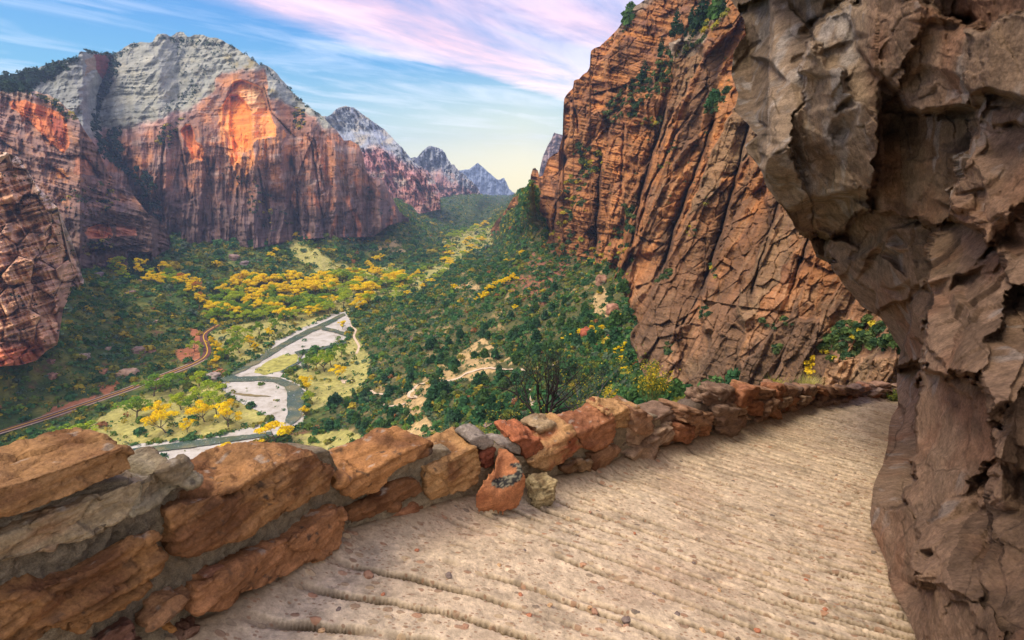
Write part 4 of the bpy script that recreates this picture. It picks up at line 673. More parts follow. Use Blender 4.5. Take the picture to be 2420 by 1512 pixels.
# loose pebbles on the trail
pebs = [stone_mesh('pebble', [(.022,0,0),(0,.016,0),(0,0,.010)], 300+k, 5, .12, .15, c, None, 3) for k, c in enumerate([(.42,.18,.10),(.34,.2,.13),(.5,.33,.18),(.2,.16,.14)])]
M_PEB = col_mat('pebble_stone', .9); 
for m in pebs: m.materials.append(M_PEB)
for k, (u, v, sc) in enumerate(((1790,1490,1.3),(1405,1445,1.5),(1395,1435,1.),(1060,1360,1.6),(1250,1455,1.2),(870,1358,2.2),(1300,1430,1.1),(1545,1405,.9),(905,1405,.9),(1100,1480,1.2),(1700,1395,1.),(1640,1330,.9),(1500,1260,.9),(1480,1480,1.2),(1660,1490,1.3),(1480,1465,1.8),(1230,1405,1.),(1380,1395,.8),(1180,1335,1.),(1600,1452,1.4),(1905,1370,1.),(1835,1150,1.2),(1750,1280,.9),(800,1440,1.),(985,1300,1.),(1395,1210,1.),(760,1490,1.1),(1240,1300,.8),(1950,1440,1.2),(1330,1485,1.))):
    s = float(path_s(u, v)); q = pt(u, v, s); o = bpy.data.objects.new('pebble', pebs[k % 4]); COL.objects.link(o); o.location = (q[0], q[1], q[2]+.001); o.scale = (sc*.62, sc*.62, sc*.55); o.rotation_euler = (0, 0, k*1.7)
    tag(o, 'small reddish pebble lying loose on the grooved tan trail', 'pebble', 'loose pebbles on the trail')
# ------------------------------------------------------------------ overhanging rock on the right
def Q4(x, y): return ((2600+x/1.26)/1.587, y/1.26/1.587)
def T4(*a): return [((2500+x/1.806)/1.587, (1600+y/1.806)/1.587) for x, y in a]
SIL = [(1700,-420),(1690,-200),(1715,-60),(1726,0),(1745,28),(1758,50),(1761,82),(1745,100),(1733,120),(1727,175),(1733,195),(1743,222),(1741,232),(1733,262),(1763,290),(1788,320),(1758,343),(1763,360),(1796,398),(1806,435),(1838,480),(1853,500),(1883,545),(1916,570),(1928,610),(1958,622),(1968,640),(1993,675),(2038,725),(2049,730),(2083,752),(2099,776),(2113,803),(2129,826),(2121,866),(2119,906),(2123,960),(2109,980),(2101,1008),(2098,1050),(2085,1102),(2072,1127),(2062,1155),(2060,1190),(2056,1217),(2058,1250),(2070,1278),(2084,1308),(2094,1330),(2098,1357),(2102,1385),(2120,1420),(2133,1441),(2151,1479),(2165,1512),(2200,1570),(2260,1660),(2330,1760)]
bp = [(2165,1512),(2120,1420),(2102,1357),(2088,1308),(2058,1255),(2060,1190),(2089,1090),(2101,1026)]
op = [(u, v, float(path_s(u, v))) for u, v in bp]+[(2119,960,8.6),(1800,400,5.6),(1730,200,6.2),(1760,0,6.4),(1850,500,5.9),(1916,570,6.5),(1993,675,7.2),(2060,740,7.9),(2113,803,8.6),(2119,880,9.0),(1950,100,4.7),(2100,200,4.3),(1950,400,4.9),(2100,500,4.5),(2250,300,3.4),(2420,100,2.8),(2420,800,2.4),(2250,700,3.2),(2150,900,5.2),(2200,1000,3.9),(2250,1200,2.75),(2420,1200,2.05),(2300,1400,2.0),(2420,1500,1.6),(2250,1500,2.1),(2200,1300,2.6),(2700,800,1.7),(2100,-200,4.1),(1800,-200,6.2),(2600,-300,2.3),(2800,1500,1.1),(2800,300,1.9),(2050,620,5.6),(2150,760,4.4),(2330,1760,1.3)]
_of = rbf([p[:2] for p in op], [math.log(p[2]) for p in op], 3e-4)
OFF = [(-200,-600,.1),(355,-600,.12),(368,-600,0),(700,-600,.02),(900,-600,-.1),(2200,-600,-.1),
 (175,0,.2),(240,100,.2),(190,240,.22),(175,350,.25),(190,530,.24),(250,580,.2),(300,640,.15),(240,700,.14),(315,797,.05),(260,250,.30),(270,430,.30),(300,560,.24),(300,720,.18),(355,0,.13),(368,0,0),(362,150,.18),(376,150,0),(346,300,.22),(364,290,0),(344,430,.22),(362,430,0),(340,600,.20),(358,600,0),(330,735,.12),(346,735,0),(325,800,.0),
 (450,100,-.03),(520,170,-.02),(600,60,-.05),(625,0,-.05),(480,165,-.04),(500,130,-.05),(640,20,.02),(520,160,.03),
 (450,298,-.03),(470,262,-.035),(520,246,-.035),(565,258,-.03),(582,295,-.02),(470,285,.0),(520,268,.0),(562,278,.0),(520,330,-.03),(455,400,-.035),(500,372,-.03),(575,352,-.02),(515,400,.01),(565,375,.025),(560,500,.025),(520,560,.01),(490,590,-.02),(585,520,-.015),(480,480,-.02),
 (420,700,-.03),(450,720,.0),(440,850,-.02),(455,900,.015),(500,700,-.02),(560,800,-.01),(520,860,-.025),(610,860,.0),(600,760,.02),(650,720,0),
 (370,900,.01),(400,952,-.01),(440,985,-.03),(480,990,-.035),(520,962,-.035),(560,940,-.03),(640,925,-.02),(720,908,0),(800,905,.01),(840,900,.02),
 (440,1000,.05),(490,1006,.15),(540,985,.20),(640,955,.22),(740,935,.20),(825,960,.15),(600,1080,.17),(700,1120,.16),(800,1170,.07),(500,1090,.07),(555,1140,.06),(590,1215,.03),(640,1125,.10),(720,1150,.06),(830,1190,-.02),
 (640,60,-.04),(655,80,.0),(720,60,.0),(680,200,-.02),(690,215,.02),(760,190,.03),(690,365,-.02),(700,380,.03),(750,370,0),(810,310,.01),(690,480,-.01),(650,560,-.015),(636,650,-.02),(700,490,.07),(680,600,.08),(728,620,.05),(700,690,.0),
 (715,520,-.025),(760,440,-.02),(740,400,-.035),(700,400,-.03),(790,500,-.045),(860,420,-.02),(870,600,-.02),(860,690,-.01),(800,705,-.015),(760,640,-.03),(690,740,.02),(740,850,-.02),(770,845,.03),(660,690,-.02),(620,850,.03),
 (862,385,.0),(875,600,.02),(852,780,.0),(846,800,-.02),(868,810,.03),(884,900,.0),(892,1000,.0),(930,1070,-.02),(968,1180,-.03),(920,1240,-.03),(880,1150,-.03),(832,1010,.01),
 (900,400,.05),(930,620,.03),(1000,720,.06),(1000,560,.08),(1150,700,.09),(1180,540,.12),(1300,540,.15),(1330,600,.16),(1310,720,.10),(1230,930,.06),(1280,1000,.05),(1100,940,.04),(950,850,.03),(980,980,.03),(1160,1150,.0),(1040,1060,.01),
 (740,0,-.02),(735,65,-.02),(762,130,-.03),(778,215,-.04),(830,285,-.07),(880,350,-.08),(960,415,-.09),(1010,505,-.09),(1060,522,-.10),(1180,498,-.09),(1295,498,-.06),
 (725,5,.02),(722,75,.02),(748,140,.03),(765,225,.03),(815,300,.03),(862,365,.03),(945,430,.07),(995,520,.08),(1055,540,.09),(1185,515,.10),(1300,515,.11),
 (800,60,-.07),(850,170,-.09),(960,270,-.10),(1050,300,-.11),(1070,330,-.08),(1180,370,-.09),(1200,330,-.13),(1330,440,-.10),(1340,430,-.15),(1400,410,-.16),(1562,465,-.15),(1800,480,-.15),(1345,455,-.02),(1410,440,.0),(1562,482,.0),(1800,500,0),(1350,520,.07),(1000,100,-.12),(1250,200,-.14),(1500,250,-.13),(1800,200,-.12),(1562,0,-.11),(2200,400,-.12),
 (1200,160,-.10),(1305,55,-.12),(1240,130,-.06),(1280,95,-.05),(1400,150,-.14),
 (1370,565,.0),(1335,700,-.03),(1315,760,-.03),(1270,980,-.05),(1290,1000,-.02),(1362,880,-.03),(1355,900,.04),(1365,985,.03),(1390,690,-.05),(1400,690,-.02),(1562,560,-.04),(1480,620,-.05),(1540,700,-.08),(1372,870,-.06),(1480,770,-.06),(1600,640,-.08),(1400,900,-.04),(1395,1010,-.03),(1380,1035,-.04),(1420,1060,-.03),(1480,1010,-.07),(1562,930,-.08),(1700,900,-.08),(1405,1165,-.02),(1562,1030,-.08),(1410,1185,.05),(1500,1130,.05),(1700,960,.03),(1420,1210,-.03),(1500,1210,-.05),(1562,1250,-.05),(1700,1200,-.06),(1425,1285,-.02),(1435,1300,.02),(1310,1285,-.03),(1320,1300,.05),(1415,1240,-.02),(1280,1020,.03),(1300,1090,-.02),
 (1040,1345,-.05),(1100,1345,-.05),(1240,1300,-.03),(1060,1365,.03),(1110,1365,.05),(1250,1325,.07),(1290,1360,.06),(1200,1400,.05),(950,1360,-.03),(1020,1320,-.04),(960,1375,.02),(1000,1450,-.02),(1035,1350,0),(975,1150,.04),(930,1220,.05),(1000,1100,-.03),(1030,1180,-.03),(870,1080,.02),(850,1200,.03),(870,1350,.0),(760,1350,.02),(700,1250,.03),(1240,1400,-.02),(1340,1512,-.02),(1250,1512,.04),(1090,1512,-.03)]
def build_overhang():
    ys = np.arange(-420, 1700, 2.3); xs0 = np.interp(ys, [p[1] for p in SIL], [p[0] for p in SIL]); xs0 = xs0+2.2*fbm(np.stack([ys*.06, ys*0, ys*0], -1), 4, 501)*sst(1300, 900, ys)
    tt = np.linspace(0, 1, 560)**1.12; U = xs0[:, None]+(2780-xs0[:, None])*tt[None]; V = np.broadcast_to(ys[:, None], U.shape).copy()
    pts = [Q4(x, y) for x, y, o in OFF]; vals = [o for *_, o in OFF]
    ex = [(1700,-420,.1),(2800,-420,-.1),(2800,760,-.05),(2800,1780,0),(2000,1780,0),(2420,960,-.02),(2260,1000,0),(2120,960,0),(2090,1200,0),(2100,1350,0)]
    L2 = T4((1560,0),(1640,120),(1700,60),(1560,330),(1500,640),(1400,755),(1440,770),(1600,420),(1640,500),(1560,860),(1530,900),(1545,1130),(1500,1100),(1780,650),(1825,830),(1810,855),(1700,860),(1700,1000),(1590,1190),(1700,1110),(1800,1095),(1720,1165),(1620,1230),(1830,1130),(1920,1150),(1980,250),(2170,190),(1990,480),(2200,420),(1985,800),(1900,940),(1940,1180),(2020,1330),(2300,250),(2290,500),(2090,560),(2420,600),(2420,1000),(2200,1100),(2100,1400),(1850,1300),(1700,1400),(1820,1440))
    v2 = [0,-.03,.02,.0,.04,.05,-.02,-.02,-.03,.0,.03,.03,-.01,-.04,-.03,.02,-.03,-.03,.09,.08,.02,.0,-.02,-.04,-.05,-.04,-.01,-.05,-.06,-.05,-.03,-.03,-.04,-.07,-.06,.0,.02,.03,.0,-.01,-.04,-.02,-.03]
    pts += [(a, b) for a, b, c in ex]+L2; vals += [c for *_, c in ex]+v2
    vs, es, fs, ov, *_ = geometry.delaunay_2d_cdt([Vector(p) for p in pts], [], [], 0, 1e-3)
    vv_ = [vals[o[0]] for o in ov]; Uw = U+3.5*perlin(uvp(U, V, .035), 502)*2; Vw = V+3.5*perlin(uvp(U, V, .035), 503)*2; off = np.zeros(U.shape); done = np.zeros(U.shape, bool)
    for f in fs:
        a, b, c = [np.array(vs[i]) for i in f]; va, vb, vc = [vv_[i] for i in f]; d = (b[0]-a[0])*(c[1]-a[1])-(c[0]-a[0])*(b[1]-a[1])
        if abs(d) < 1e-6: continue
        r0 = max(0, int((min(a[1], b[1], c[1])-12-ys[0])/2.3)); r1 = min(len(ys), int((max(a[1], b[1], c[1])+12-ys[0])/2.3)+2)
        if r1 <= r0: continue
        uu_, v_ = Uw[r0:r1], Vw[r0:r1]; w1 = ((uu_-a[0])*(c[1]-a[1])-(c[0]-a[0])*(v_-a[1]))/d; w2 = ((b[0]-a[0])*(v_-a[1])-(uu_-a[0])*(b[1]-a[1]))/d; m = (w1 >= -1e-6)&(w2 >= -1e-6)&(w1+w2 <= 1+1e-6)
        off[r0:r1][m] = (va+w1*(vb-va)+w2*(vc-va))[m]
    for _ in range(3): off[1:-1, 1:-1] = (off[1:-1, 1:-1]*2+off[:-2, 1:-1]+off[2:, 1:-1]+off[1:-1, :-2]+off[1:-1, 2:])/6
    s = np.exp(_of(U, V)); fadeL = sst(0, .03, tt)[None]; basef = 1-sst(900, 1200, V)*(1-sst(0, 60, U-xs0[:, None]))
    L1, e1p = plates(U, V, _of, 190., 300., .10, 921, .0015, .0010, 34., .05); L2, e2p = plates(U, V, _of, 84., 135., .12, 925, .0022, .0010, 22., .06); mx = .5+.5*np.tanh(3*fbm(uvp(U, V, .006), 2, 917)); low_ = sst(700, 1000, V); foot = sst(40, 0, U-xs0[:, None])*sst(1040, 1100, V); Lp = L1*.72+L2*.16+np.log(s)*.12
    s = np.exp(Lp)*(1+.02*sst(.05, 0, e1p)*mx)
    g0 = gnormals(pt(U, V, np.exp(_of(U, V)))); p0 = pt(U, V, s)
    slz = sst(480/1.26/1.587+1638+210, 480/1.26/1.587+1638+170, U)*sst(560, 500, V)*sst(0, 40, U-1822)
    s0 = s*(1+.85*off*basef*(1-.35*slz)); s0 = np.where(V > 940, np.minimum(s0, path_s(U, V)*(.965-.05*sst(0, 60, U-xs0[:, None]))), s0); P = pt(U, V, s0)
    wrp = P+.25*np.stack([fbm(P*.9, 3, 511), fbm(P*.9, 3, 512), fbm(P*.9, 3, 513)], -1); rot = np.stack([wrp[..., 0]*.8+wrp[..., 2]*.5, wrp[..., 1]*.8-wrp[..., 2]*.3, wrp[..., 2]*.8-wrp[..., 0]*.4], -1)
    f1, e1, r1_ = facets(rot*np.array([1.1, 1.0, .9]), 521, .55); f2, e2, _ = facets(rot*2.6+4, 523, .5); f3, e3, _ = facets(rot*6.5+9, 525, .5)
    NB = g0; fc = np.abs((NB*P).sum(-1))/np.linalg.norm(P, axis=-1); hf = sst(.03, .30, fc)
    d = .05*f1*hf+(.020*f2*(.5+r1_)+.009*f3*r1_)*hf+.05*hf*fbm(P*1.1, 3, 531)+hf*(.014*fbm(P*5., 4, 533, .6)+.006*fbm(P*24., 4, 535, .6)); d += hf*.014*sst(.05, 0, e2)*sst(.3, .7, r1_)
    # pocked, stretched weathering on the bare left slab
    slab_ = sst(480/1.26/1.587+1638+190, 480/1.26/1.587+1638+150, U)*sst(560, 500, V); d = d*(1-.72*slab_)+slab_*hf*.013*ridged(P*np.array([5., 5., 1.4]), 4, 541)
    NB = g0.copy(); NB *= -np.sign((NB*P).sum(-1, keepdims=True)); P = P-NB*(d*.7*(.35+.65*basef))[..., None]; s1 = s0
    C = np.zeros(U.shape+(3,)); C[:] = (.31,.205,.135); C = cm(C, (.29,.21,.145), sst(-.1, .35, fbm(P*.8, 4, 551))*.7); C = cm(C, (.30,.155,.09), sst(0, .4, fbm(P*1.3+3, 4, 553))*.6); C = cm(C, (.38,.29,.20), slab_*.75); C = cm(C, (.46,.43,.40), slab_*sst(.0, .35, fbm(P*np.array([4., 4., 1.]), 4, 555))*.6)
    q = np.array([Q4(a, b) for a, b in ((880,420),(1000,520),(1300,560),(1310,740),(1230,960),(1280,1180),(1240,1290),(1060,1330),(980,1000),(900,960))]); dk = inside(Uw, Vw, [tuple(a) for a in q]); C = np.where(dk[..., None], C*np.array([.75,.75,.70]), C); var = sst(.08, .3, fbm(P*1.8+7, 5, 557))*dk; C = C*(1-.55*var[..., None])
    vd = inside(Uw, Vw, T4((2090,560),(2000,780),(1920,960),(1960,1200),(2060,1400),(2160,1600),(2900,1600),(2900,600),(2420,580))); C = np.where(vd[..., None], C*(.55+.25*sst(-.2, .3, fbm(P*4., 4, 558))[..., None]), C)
    C = np.where(inside(U, V, [Q4(a, b) for a, b in ((160,-50),(360,-50),(355,300),(345,720),(310,790),(200,700),(150,400))])[..., None], C*.55, C)  # left recess strip: underside shade painted in as a darker colour
    C = C*(1-.3*(hf*sst(.0, .35, fbm(P*np.array([2., 2., 9.]), 4, 559)))[..., None]); C = cm(C, (.42,.39,.36), sst(.32, .45, fbm(P*np.array([3., 3., 1.]), 4, 560))*.45)
    ck = np.exp(-(e1p/.022)**2)*sst(-.1, .2, fbm(uvp(U, V, .01), 3, 561)); C = C*(1-.55*ck[..., None]); ck = np.exp(-(e2p/.03)**2)*sst(.0, .25, fbm(uvp(U, V, .014), 3, 563)); C = C*(1-.5*ck[..., None])
    # roll the left edge back behind itself so the rock has a body
    Lf = []; Lc = []
    for k in range(6, 0, -1): Lf.append(P[:, 0]+(pt(U[:, 0]+k*k*1.6, V[:, 0], s1[:, 0]*(1+.035*k*k**.5))-pt(U[:, 0], V[:, 0], s1[:, 0]))); Lc.append(C[:, 0])
    P = np.concatenate([np.stack(Lf, 1), P], 1); C = np.concatenate([np.stack(Lc, 1), C], 1)
    t = NT('overhang_rock'); p = t.pos(); a = t.noise(p, 9., 10, .72); c = t.mix(t.attr(), t.ramp(a, [(.3, .5), (.7, 1.4)]), 1., 'MULTIPLY'); b = t.noise(p, 60., 5, .7); c = t.mix(c, t.ramp(b, [(.3, .68), (.7, 1.25)]), 1., 'MULTIPLY'); t.color(c)
    t.bump(t.math('ADD', t.noise(p, 22., 9, .75), t.math('MULTIPLY', t.noise(t.mapping(p, (20., 20., 5.)), 1., 5, .7), .7)), .05, .95)
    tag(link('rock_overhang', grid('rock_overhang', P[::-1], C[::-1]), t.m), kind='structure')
build_overhang()
# ------------------------------------------------------------------ foliage
def leafset(cen, rad, cnt, col, seed=1, flat=.8, size=.45, up=.25, shell=.6):
    """leaf-sized quads scattered through ellipsoids; cen (n,3), rad (n,3), cnt (n,), col (n,3) -> V, F, C"""
    rs = np.random.default_rng(seed); k = np.repeat(np.arange(len(cen)), cnt); n = len(k)
    d = rs.normal(size=(n, 3)); d /= np.linalg.norm(d, axis=1, keepdims=True); d[:, 2] = np.where(d[:, 2] < -.3, -d[:, 2], d[:, 2]); r = (rs.random(n)**(1/3.))*(1-shell)+shell*(.75+.3*rs.random(n)); p = cen[k]+d*r[:, None]*rad[k]
    nm = d*.7+rs.normal(size=(n, 3))*.6; nm[:, 2] += up; nm /= np.linalg.norm(nm, axis=1, keepdims=True); a = np.cross(nm, rs.normal(size=(n, 3))); a /= np.linalg.norm(a, axis=1, keepdims=True)+1e-9; b = np.cross(nm, a)
    sz = rad[k].mean(1)*size*(.6+.8*rs.random(n)); a = a*sz[:, None]; b = b*sz[:, None]*flat
    V = np.stack([p-a*.9-b*.3, p+a*.2-b, p+a, p-a*.1+b], 1).reshape(-1, 3); Fc_ = np.arange(4*n).reshape(-1, 4); c = col[k]*(1+.45*(rs.random(n)-.5))[:, None]; return V, Fc_, np.repeat(c, 4, 0)
M_LEAF = col_mat('foliage', .8, True)
M_BARK = flat_mat('bark', (.13, .10, .075), 2., (.6, 1.3)); M_DARKBARK = flat_mat('dark_bark', (.035, .028, .03), 30., (.6, 1.3))
def tubes(paths, nside=5):
    Vs = []; Fs = []; b = 0
    for pts, rad in paths:
        P = np.array(pts, float); R = np.array(rad, float); T = np.gradient(P, axis=0); T /= np.linalg.norm(T, axis=1, keepdims=True)+1e-9; up = np.where(np.abs(T[:, 2:3]) > .9, np.array([[1., 0, 0]]), np.array([[0, 0, 1.]])); A = np.cross(T, up); A /= np.linalg.norm(A, axis=1, keepdims=True)+1e-9; B = np.cross(T, A)
        an = np.linspace(0, 2*math.pi, nside, endpoint=False); ring = P[:, None]+(A[:, None]*np.cos(an)[None, :, None]+B[:, None]*np.sin(an)[None, :, None])*R[:, None, None]; n = len(P); Vs.append(ring.reshape(-1, 3))
        for i in range(n-1):
            for j in range(nside): Fs.append((b+i*nside+j, b+i*nside+(j+1) % nside, b+(i+1)*nside+(j+1) % nside, b+(i+1)*nside+j))
        b += n*nside
    return np.concatenate(Vs), np.array(Fs)
# --- cottonwood: unit height 1
def cottonwood(seed, col, col2, dens=1700):
    rs = np.random.default_rng(seed); paths = []; blobs = []; lean = rs.normal(size=2)*.05; nb = rs.integers(5, 8); fork = rs.uniform(.22, .34); paths.append(([(0, 0, -.03), (lean[0]*.4, lean[1]*.4, fork*.6), (lean[0], lean[1], fork)], [.032, .024, .02]))
    for k in range(nb):
        a = 2*math.pi*k/nb+rs.uniform(-.4, .4); rr = rs.uniform(.20, .42); h = rs.uniform(.58, .88) if rr < .3 else rs.uniform(.45, .7); e = np.array([lean[0]+math.cos(a)*rr, lean[1]+math.sin(a)*rr, h]); m = np.array([lean[0]+math.cos(a)*rr*.5, lean[1]+math.sin(a)*rr*.5, fork+(h-fork)*.35]); paths.append(([(lean[0], lean[1], fork*.9), tuple(m), tuple(e)], [.016, .011, .004]))
        for j in range(rs.integers(3, 5)): blobs.append((e+rs.normal(size=3)*np.array([.09, .09, .09]), rs.uniform(.085, .15)))
    blobs.append((np.array([lean[0], lean[1], .84]), .17)); cen = np.array([b[0] for b in blobs]); r = np.array([b[1] for b in blobs]); rad = np.stack([r*1.05, r*1.05, r*.9], 1); cnt = (dens*r**2/(r**2).sum()).astype(int)+8; w = rs.random((len(r), 1)); cc = np.array(col)*w+np.array(col2)*(1-w)
    V, Q, C = leafset(cen, rad, cnt, cc, seed, size=.20, shell=.35); TV, TF = tubes(paths); return npmesh('crown', V, Q, C, False), npmesh('trunk', TV, TF)
YL, YL2, GR, GR2, YG, YG2 = (1., .79, .01), (.84, .60, .01), (.16, .32, .035), (.24, .38, .03), (.50, .58, .02), (.30, .44, .04)
kinds = {'y': [cottonwood(10+k, YL, YL2) for k in range(5)], 'g': [cottonwood(20+k, GR, GR2) for k in range(4)], 'm': [cottonwood(30+k, YG, YG2) for k in range(4)], 'o': [cottonwood(40+k, (.62, .20, .04), (.5, .3, .04)) for k in range(2)]}
for L in kinds.values():
    for cr, tr in L: cr.materials.append(M_LEAF); tr.materials.append(M_BARK)
def place(kind, q, h, label, group=None, wide=1., name='cottonwood_tree', parts=True, cat='tree'):
    L = kinds[kind]; cr, tr = L[random.randrange(len(L))]; r = empty(name, q, label, cat, group); r.rotation_euler = (0, 0, random.uniform(0, 6.28)); r.scale = (h*wide, h*wide, h)
    for n, me in (('crown', cr), ('trunk', tr)):
        o = bpy.data.objects.new(n, me); COL.objects.link(o); o.parent = r
    return r
def gpos(u, v): P, _ = ground_pos(np.array([[float(u)]]), np.array([[float(v)]])); return tuple(P[0, 0])
kn = {'y': 'golden yellow', 'g': 'green', 'm': 'yellow-green', 'o': 'orange'}
MT = [(1375,1075,120,'m',1.25,'largest yellow-green cottonwood with a wide crown on the meadow left of the gravel bar'),(1095,1272,118,'y',1.1,'golden cottonwood standing alone lowest on the meadow, left of the small one'),(1065,1165,80,'y',1.3,'golden cottonwood with a flat wide crown just above the lone lowest one on the meadow'),(1235,1268,78,'y',.8,'smallest golden cottonwood, thin and leaning, low on the meadow'),(1350,1200,118,'y',1.,'golden cottonwood on the meadow next to the tree nearest the gravel tip'),(1505,1232,135,'y',.95,'tall golden cottonwood with a round crown nearest the tip of the gravel bar'),(1428,1150,120,'m',.9,'slim yellow cottonwood behind the round crowned golden one on the meadow'),
 (1195,1122,90,'m',1.,'small yellow-green cottonwood between the wide green one and the flat golden one on the meadow'),(1257,1143,82,'g',1.,'small green cottonwood below the largest wide crown on the meadow'),(905,1175,105,'g',1.3,'bushy green cottonwood at the left end of the meadow'),(1818,1345,130,'y',1.45,'big golden cottonwood with a broad dome crown rising behind the second large wall block'),(1510,1430,75,'y',1.8,'low wide golden tree on the gravel at the left of the broad dome crowned one'),(530,1325,80,'m',1.5,'bright yellow-green tree just above the leftmost capstone of the wall'),(400,1365,85,'g',1.4,'light green tree left of the bright yellow-green one above the leftmost capstone'),(150,1425,55,'y',1.4,'small golden tree furthest left, just over the wall'),(1315,960,75,'m',1.2,'yellow-green tree between the road and the outcrop at the river bend'),(1015,1030,105,'g',1.2,'dark olive tree against the straight road above the meadow'),(1125,1000,90,'g',1.2,'dense green tree right of the dark olive one beside the road'),
 (1582,745,90,'g',1.,'green cottonwood in the open field nearest the yellow road-side grove'),(1652,700,62,'y',1.,'golden cottonwood in the middle of the open field beside the river'),(1685,735,50,'y',.9,'smallest golden tree of the open field beside the river'),(1555,655,75,'m',1.1,'yellow-green tree at the left of the open field'),(1627,655,62,'m',1.2,'wide yellow-green tree in the centre of the open field'),(1715,630,75,'g',.9,'green tree with a thin trunk at the right of the open field'),(1772,658,66,'y',.7,'slender golden tree at the right end of the open field'),(1812,600,70,'g',.9,'green tree by the upper edge of the open field'),(1882,565,85,'g',.8,'darkest green tree at the upper river bank of the open field'),
 (2032,868,105,'g',.7,'narrow green tree at the left of the right-bank grove'),(2092,855,90,'g',.9,'green cottonwood in the middle of the right-bank grove'),(2140,868,130,'m',.8,'tallest yellow-green tree of the right-bank grove'),(2185,835,105,'g',.9,'green tree at the right of the right-bank grove'),(2220,912,80,'y',1.1,'round golden tree at the foot of the dark slope beside the switchback trail'),(2030,1010,95,'y',.9,'golden tree hanging over the deep green bend of the river'),(2048,1075,70,'m',.9,'yellow-green tree just below the golden one over the river bend'),(2015,1160,60,'y',.8,'lowest golden shrub tree on the right bank of the river bend'),(2250,770,80,'g',1.,'green tree high on the right bank near the rapids'),(2260,590,50,'y',1.1,'golden tree by the small side channel of the river'),
 (1400,700,55,'y',.8,'upper golden tree on the outside of the road curve'),(1440,735,60,'y',.8,'golden tree beside the middle of the road curve'),(1455,780,60,'y',.9,'golden tree just below the road curve nearest the field'),(1435,825,55,'y',.9,'lowest golden tree at the foot of the road curve'),(1505,800,85,'g',.8,'green tree right of the golden ones at the road curve'),(1410,590,60,'y',.6,'slim golden tree where the road goes out of sight'),(1285,735,60,'m',1.1,'olive tree on the inside of the road curve')]
for x, y, h, k, w, lb in MT:
    (u, v), = Z5((x, y)); h *= 1.12; w *= 1.1; q = gpos(u, v); s = np.linalg.norm(q); place(k, (q[0], q[1], FLOOR if q[2] < FLOOR+3 else q[2]), h/2.791*s/F*1.0, lb, 'cottonwoods scattered on the valley floor', w*.9)
def scatter(poly, n, mind, seed):
    rs = random.Random(seed); us = [p[0] for p in poly]; vs = [p[1] for p in poly]; out = []; tr = 0
    while len(out) < n and tr < n*400:
        tr += 1; u, v = rs.uniform(min(us), max(us)), rs.uniform(min(vs), max(vs))
        if inside(np.array([u]), np.array([v]), poly)[0] and all(math.hypot(u-a, (v-b)*2) > mind for a, b in out): out.append((u, v))
    return sorted(out, key=lambda p: p[1])
BAND = [(500,702),(560,676),(640,664),(700,662),(860,655),(955,650),(985,662),(900,705),(850,738),(760,745),(700,757),(600,768),(540,775),(510,770),(500,735)]
def forest(poly, n, mind, hpx, mixf, label, group, seed, wide=1.):
    rs = random.Random(seed)
    for u, v in scatter(poly, n, mind, seed):
        k = mixf(u, v, rs); q = gpos(u, v); s = np.linalg.norm(q); place(k, q, rs.uniform(*hpx)*s/F, label % kn[k], group, wide*rs.uniform(.9, 1.25))
def band_mix(u, v, r):
    g = .25+.5*(v > 715)*(u < 760)+.35*(u > 800); return 'y' if r.random() > g else ('g' if r.random() < .45 else 'm')
forest(BAND, 135, 9, (21, 31), band_mix, '%s cottonwood in the dense band where the river enters the valley', 'cottonwoods in the dense band', 3, 1.25)
forest([(242,622),(300,640),(420,648),(432,690),(340,688),(265,655)], 34, 8, (16, 24), lambda u, v, r: r.choice('yymg' if u < 300 or v > 660 else 'mgy'), '%s tree in the grove below the dark alcove of the left cliff', 'trees in the alcove grove', 4, .9)
forest([(420,655),(470,680),(520,715),(500,740),(440,700)], 14, 10, (14, 20), lambda u, v, r: r.choice('yyoo'), '%s tree in the loose autumn trickle between alcove grove and river band', 'autumn trees below the left cliff', 5)
forest([(1040,572),(1100,545),(1168,530),(1166,572),(1120,600),(1060,645),(990,690),(930,712),(900,700),(960,665),(1010,640),(1065,600)], 72, 7, (9, 16), lambda u, v, r: r.choice('mmgyy' if v > 590 else 'mmgmy'), '%s riverside tree in the strip winding down the far valley', 'riverside trees far down the valley', 6, 1.5)
YS = [(1128,722),(1136,716),(1146,712),(1156,706),(1165,700),(1172,693),(1180,688),(1190,690),(1200,686),(1212,680),(1220,684),(1150,722),(1142,726),(1278,497),(1286,489),(1294,481),(1302,474),(870,625),(876,633),(882,640),(890,618),(900,612),(780,668),(788,660),(806,655),(1420,806),(1412,820),(1340,828),(1352,835),(1368,826),(1395,812),(1455,768),(1470,852),(1462,838),(1474,830),(1300,892),(1440,940),(1510,960),(1480,870),(1196,634),(1236,608),(1216,748),(1076,700),(300,1010*0+650),(640,620),(655,596),(700,566),(820,560),(512,632)]
for u, v in YS: q = gpos(u, v+3); s = np.linalg.norm(q); place('y', q, random.uniform(13, 20)*s/F*(1 if v < 760 else 1.3), 'small golden tree standing out among the dark scrub of the slopes', 'golden trees among the dark scrub', 1.1)
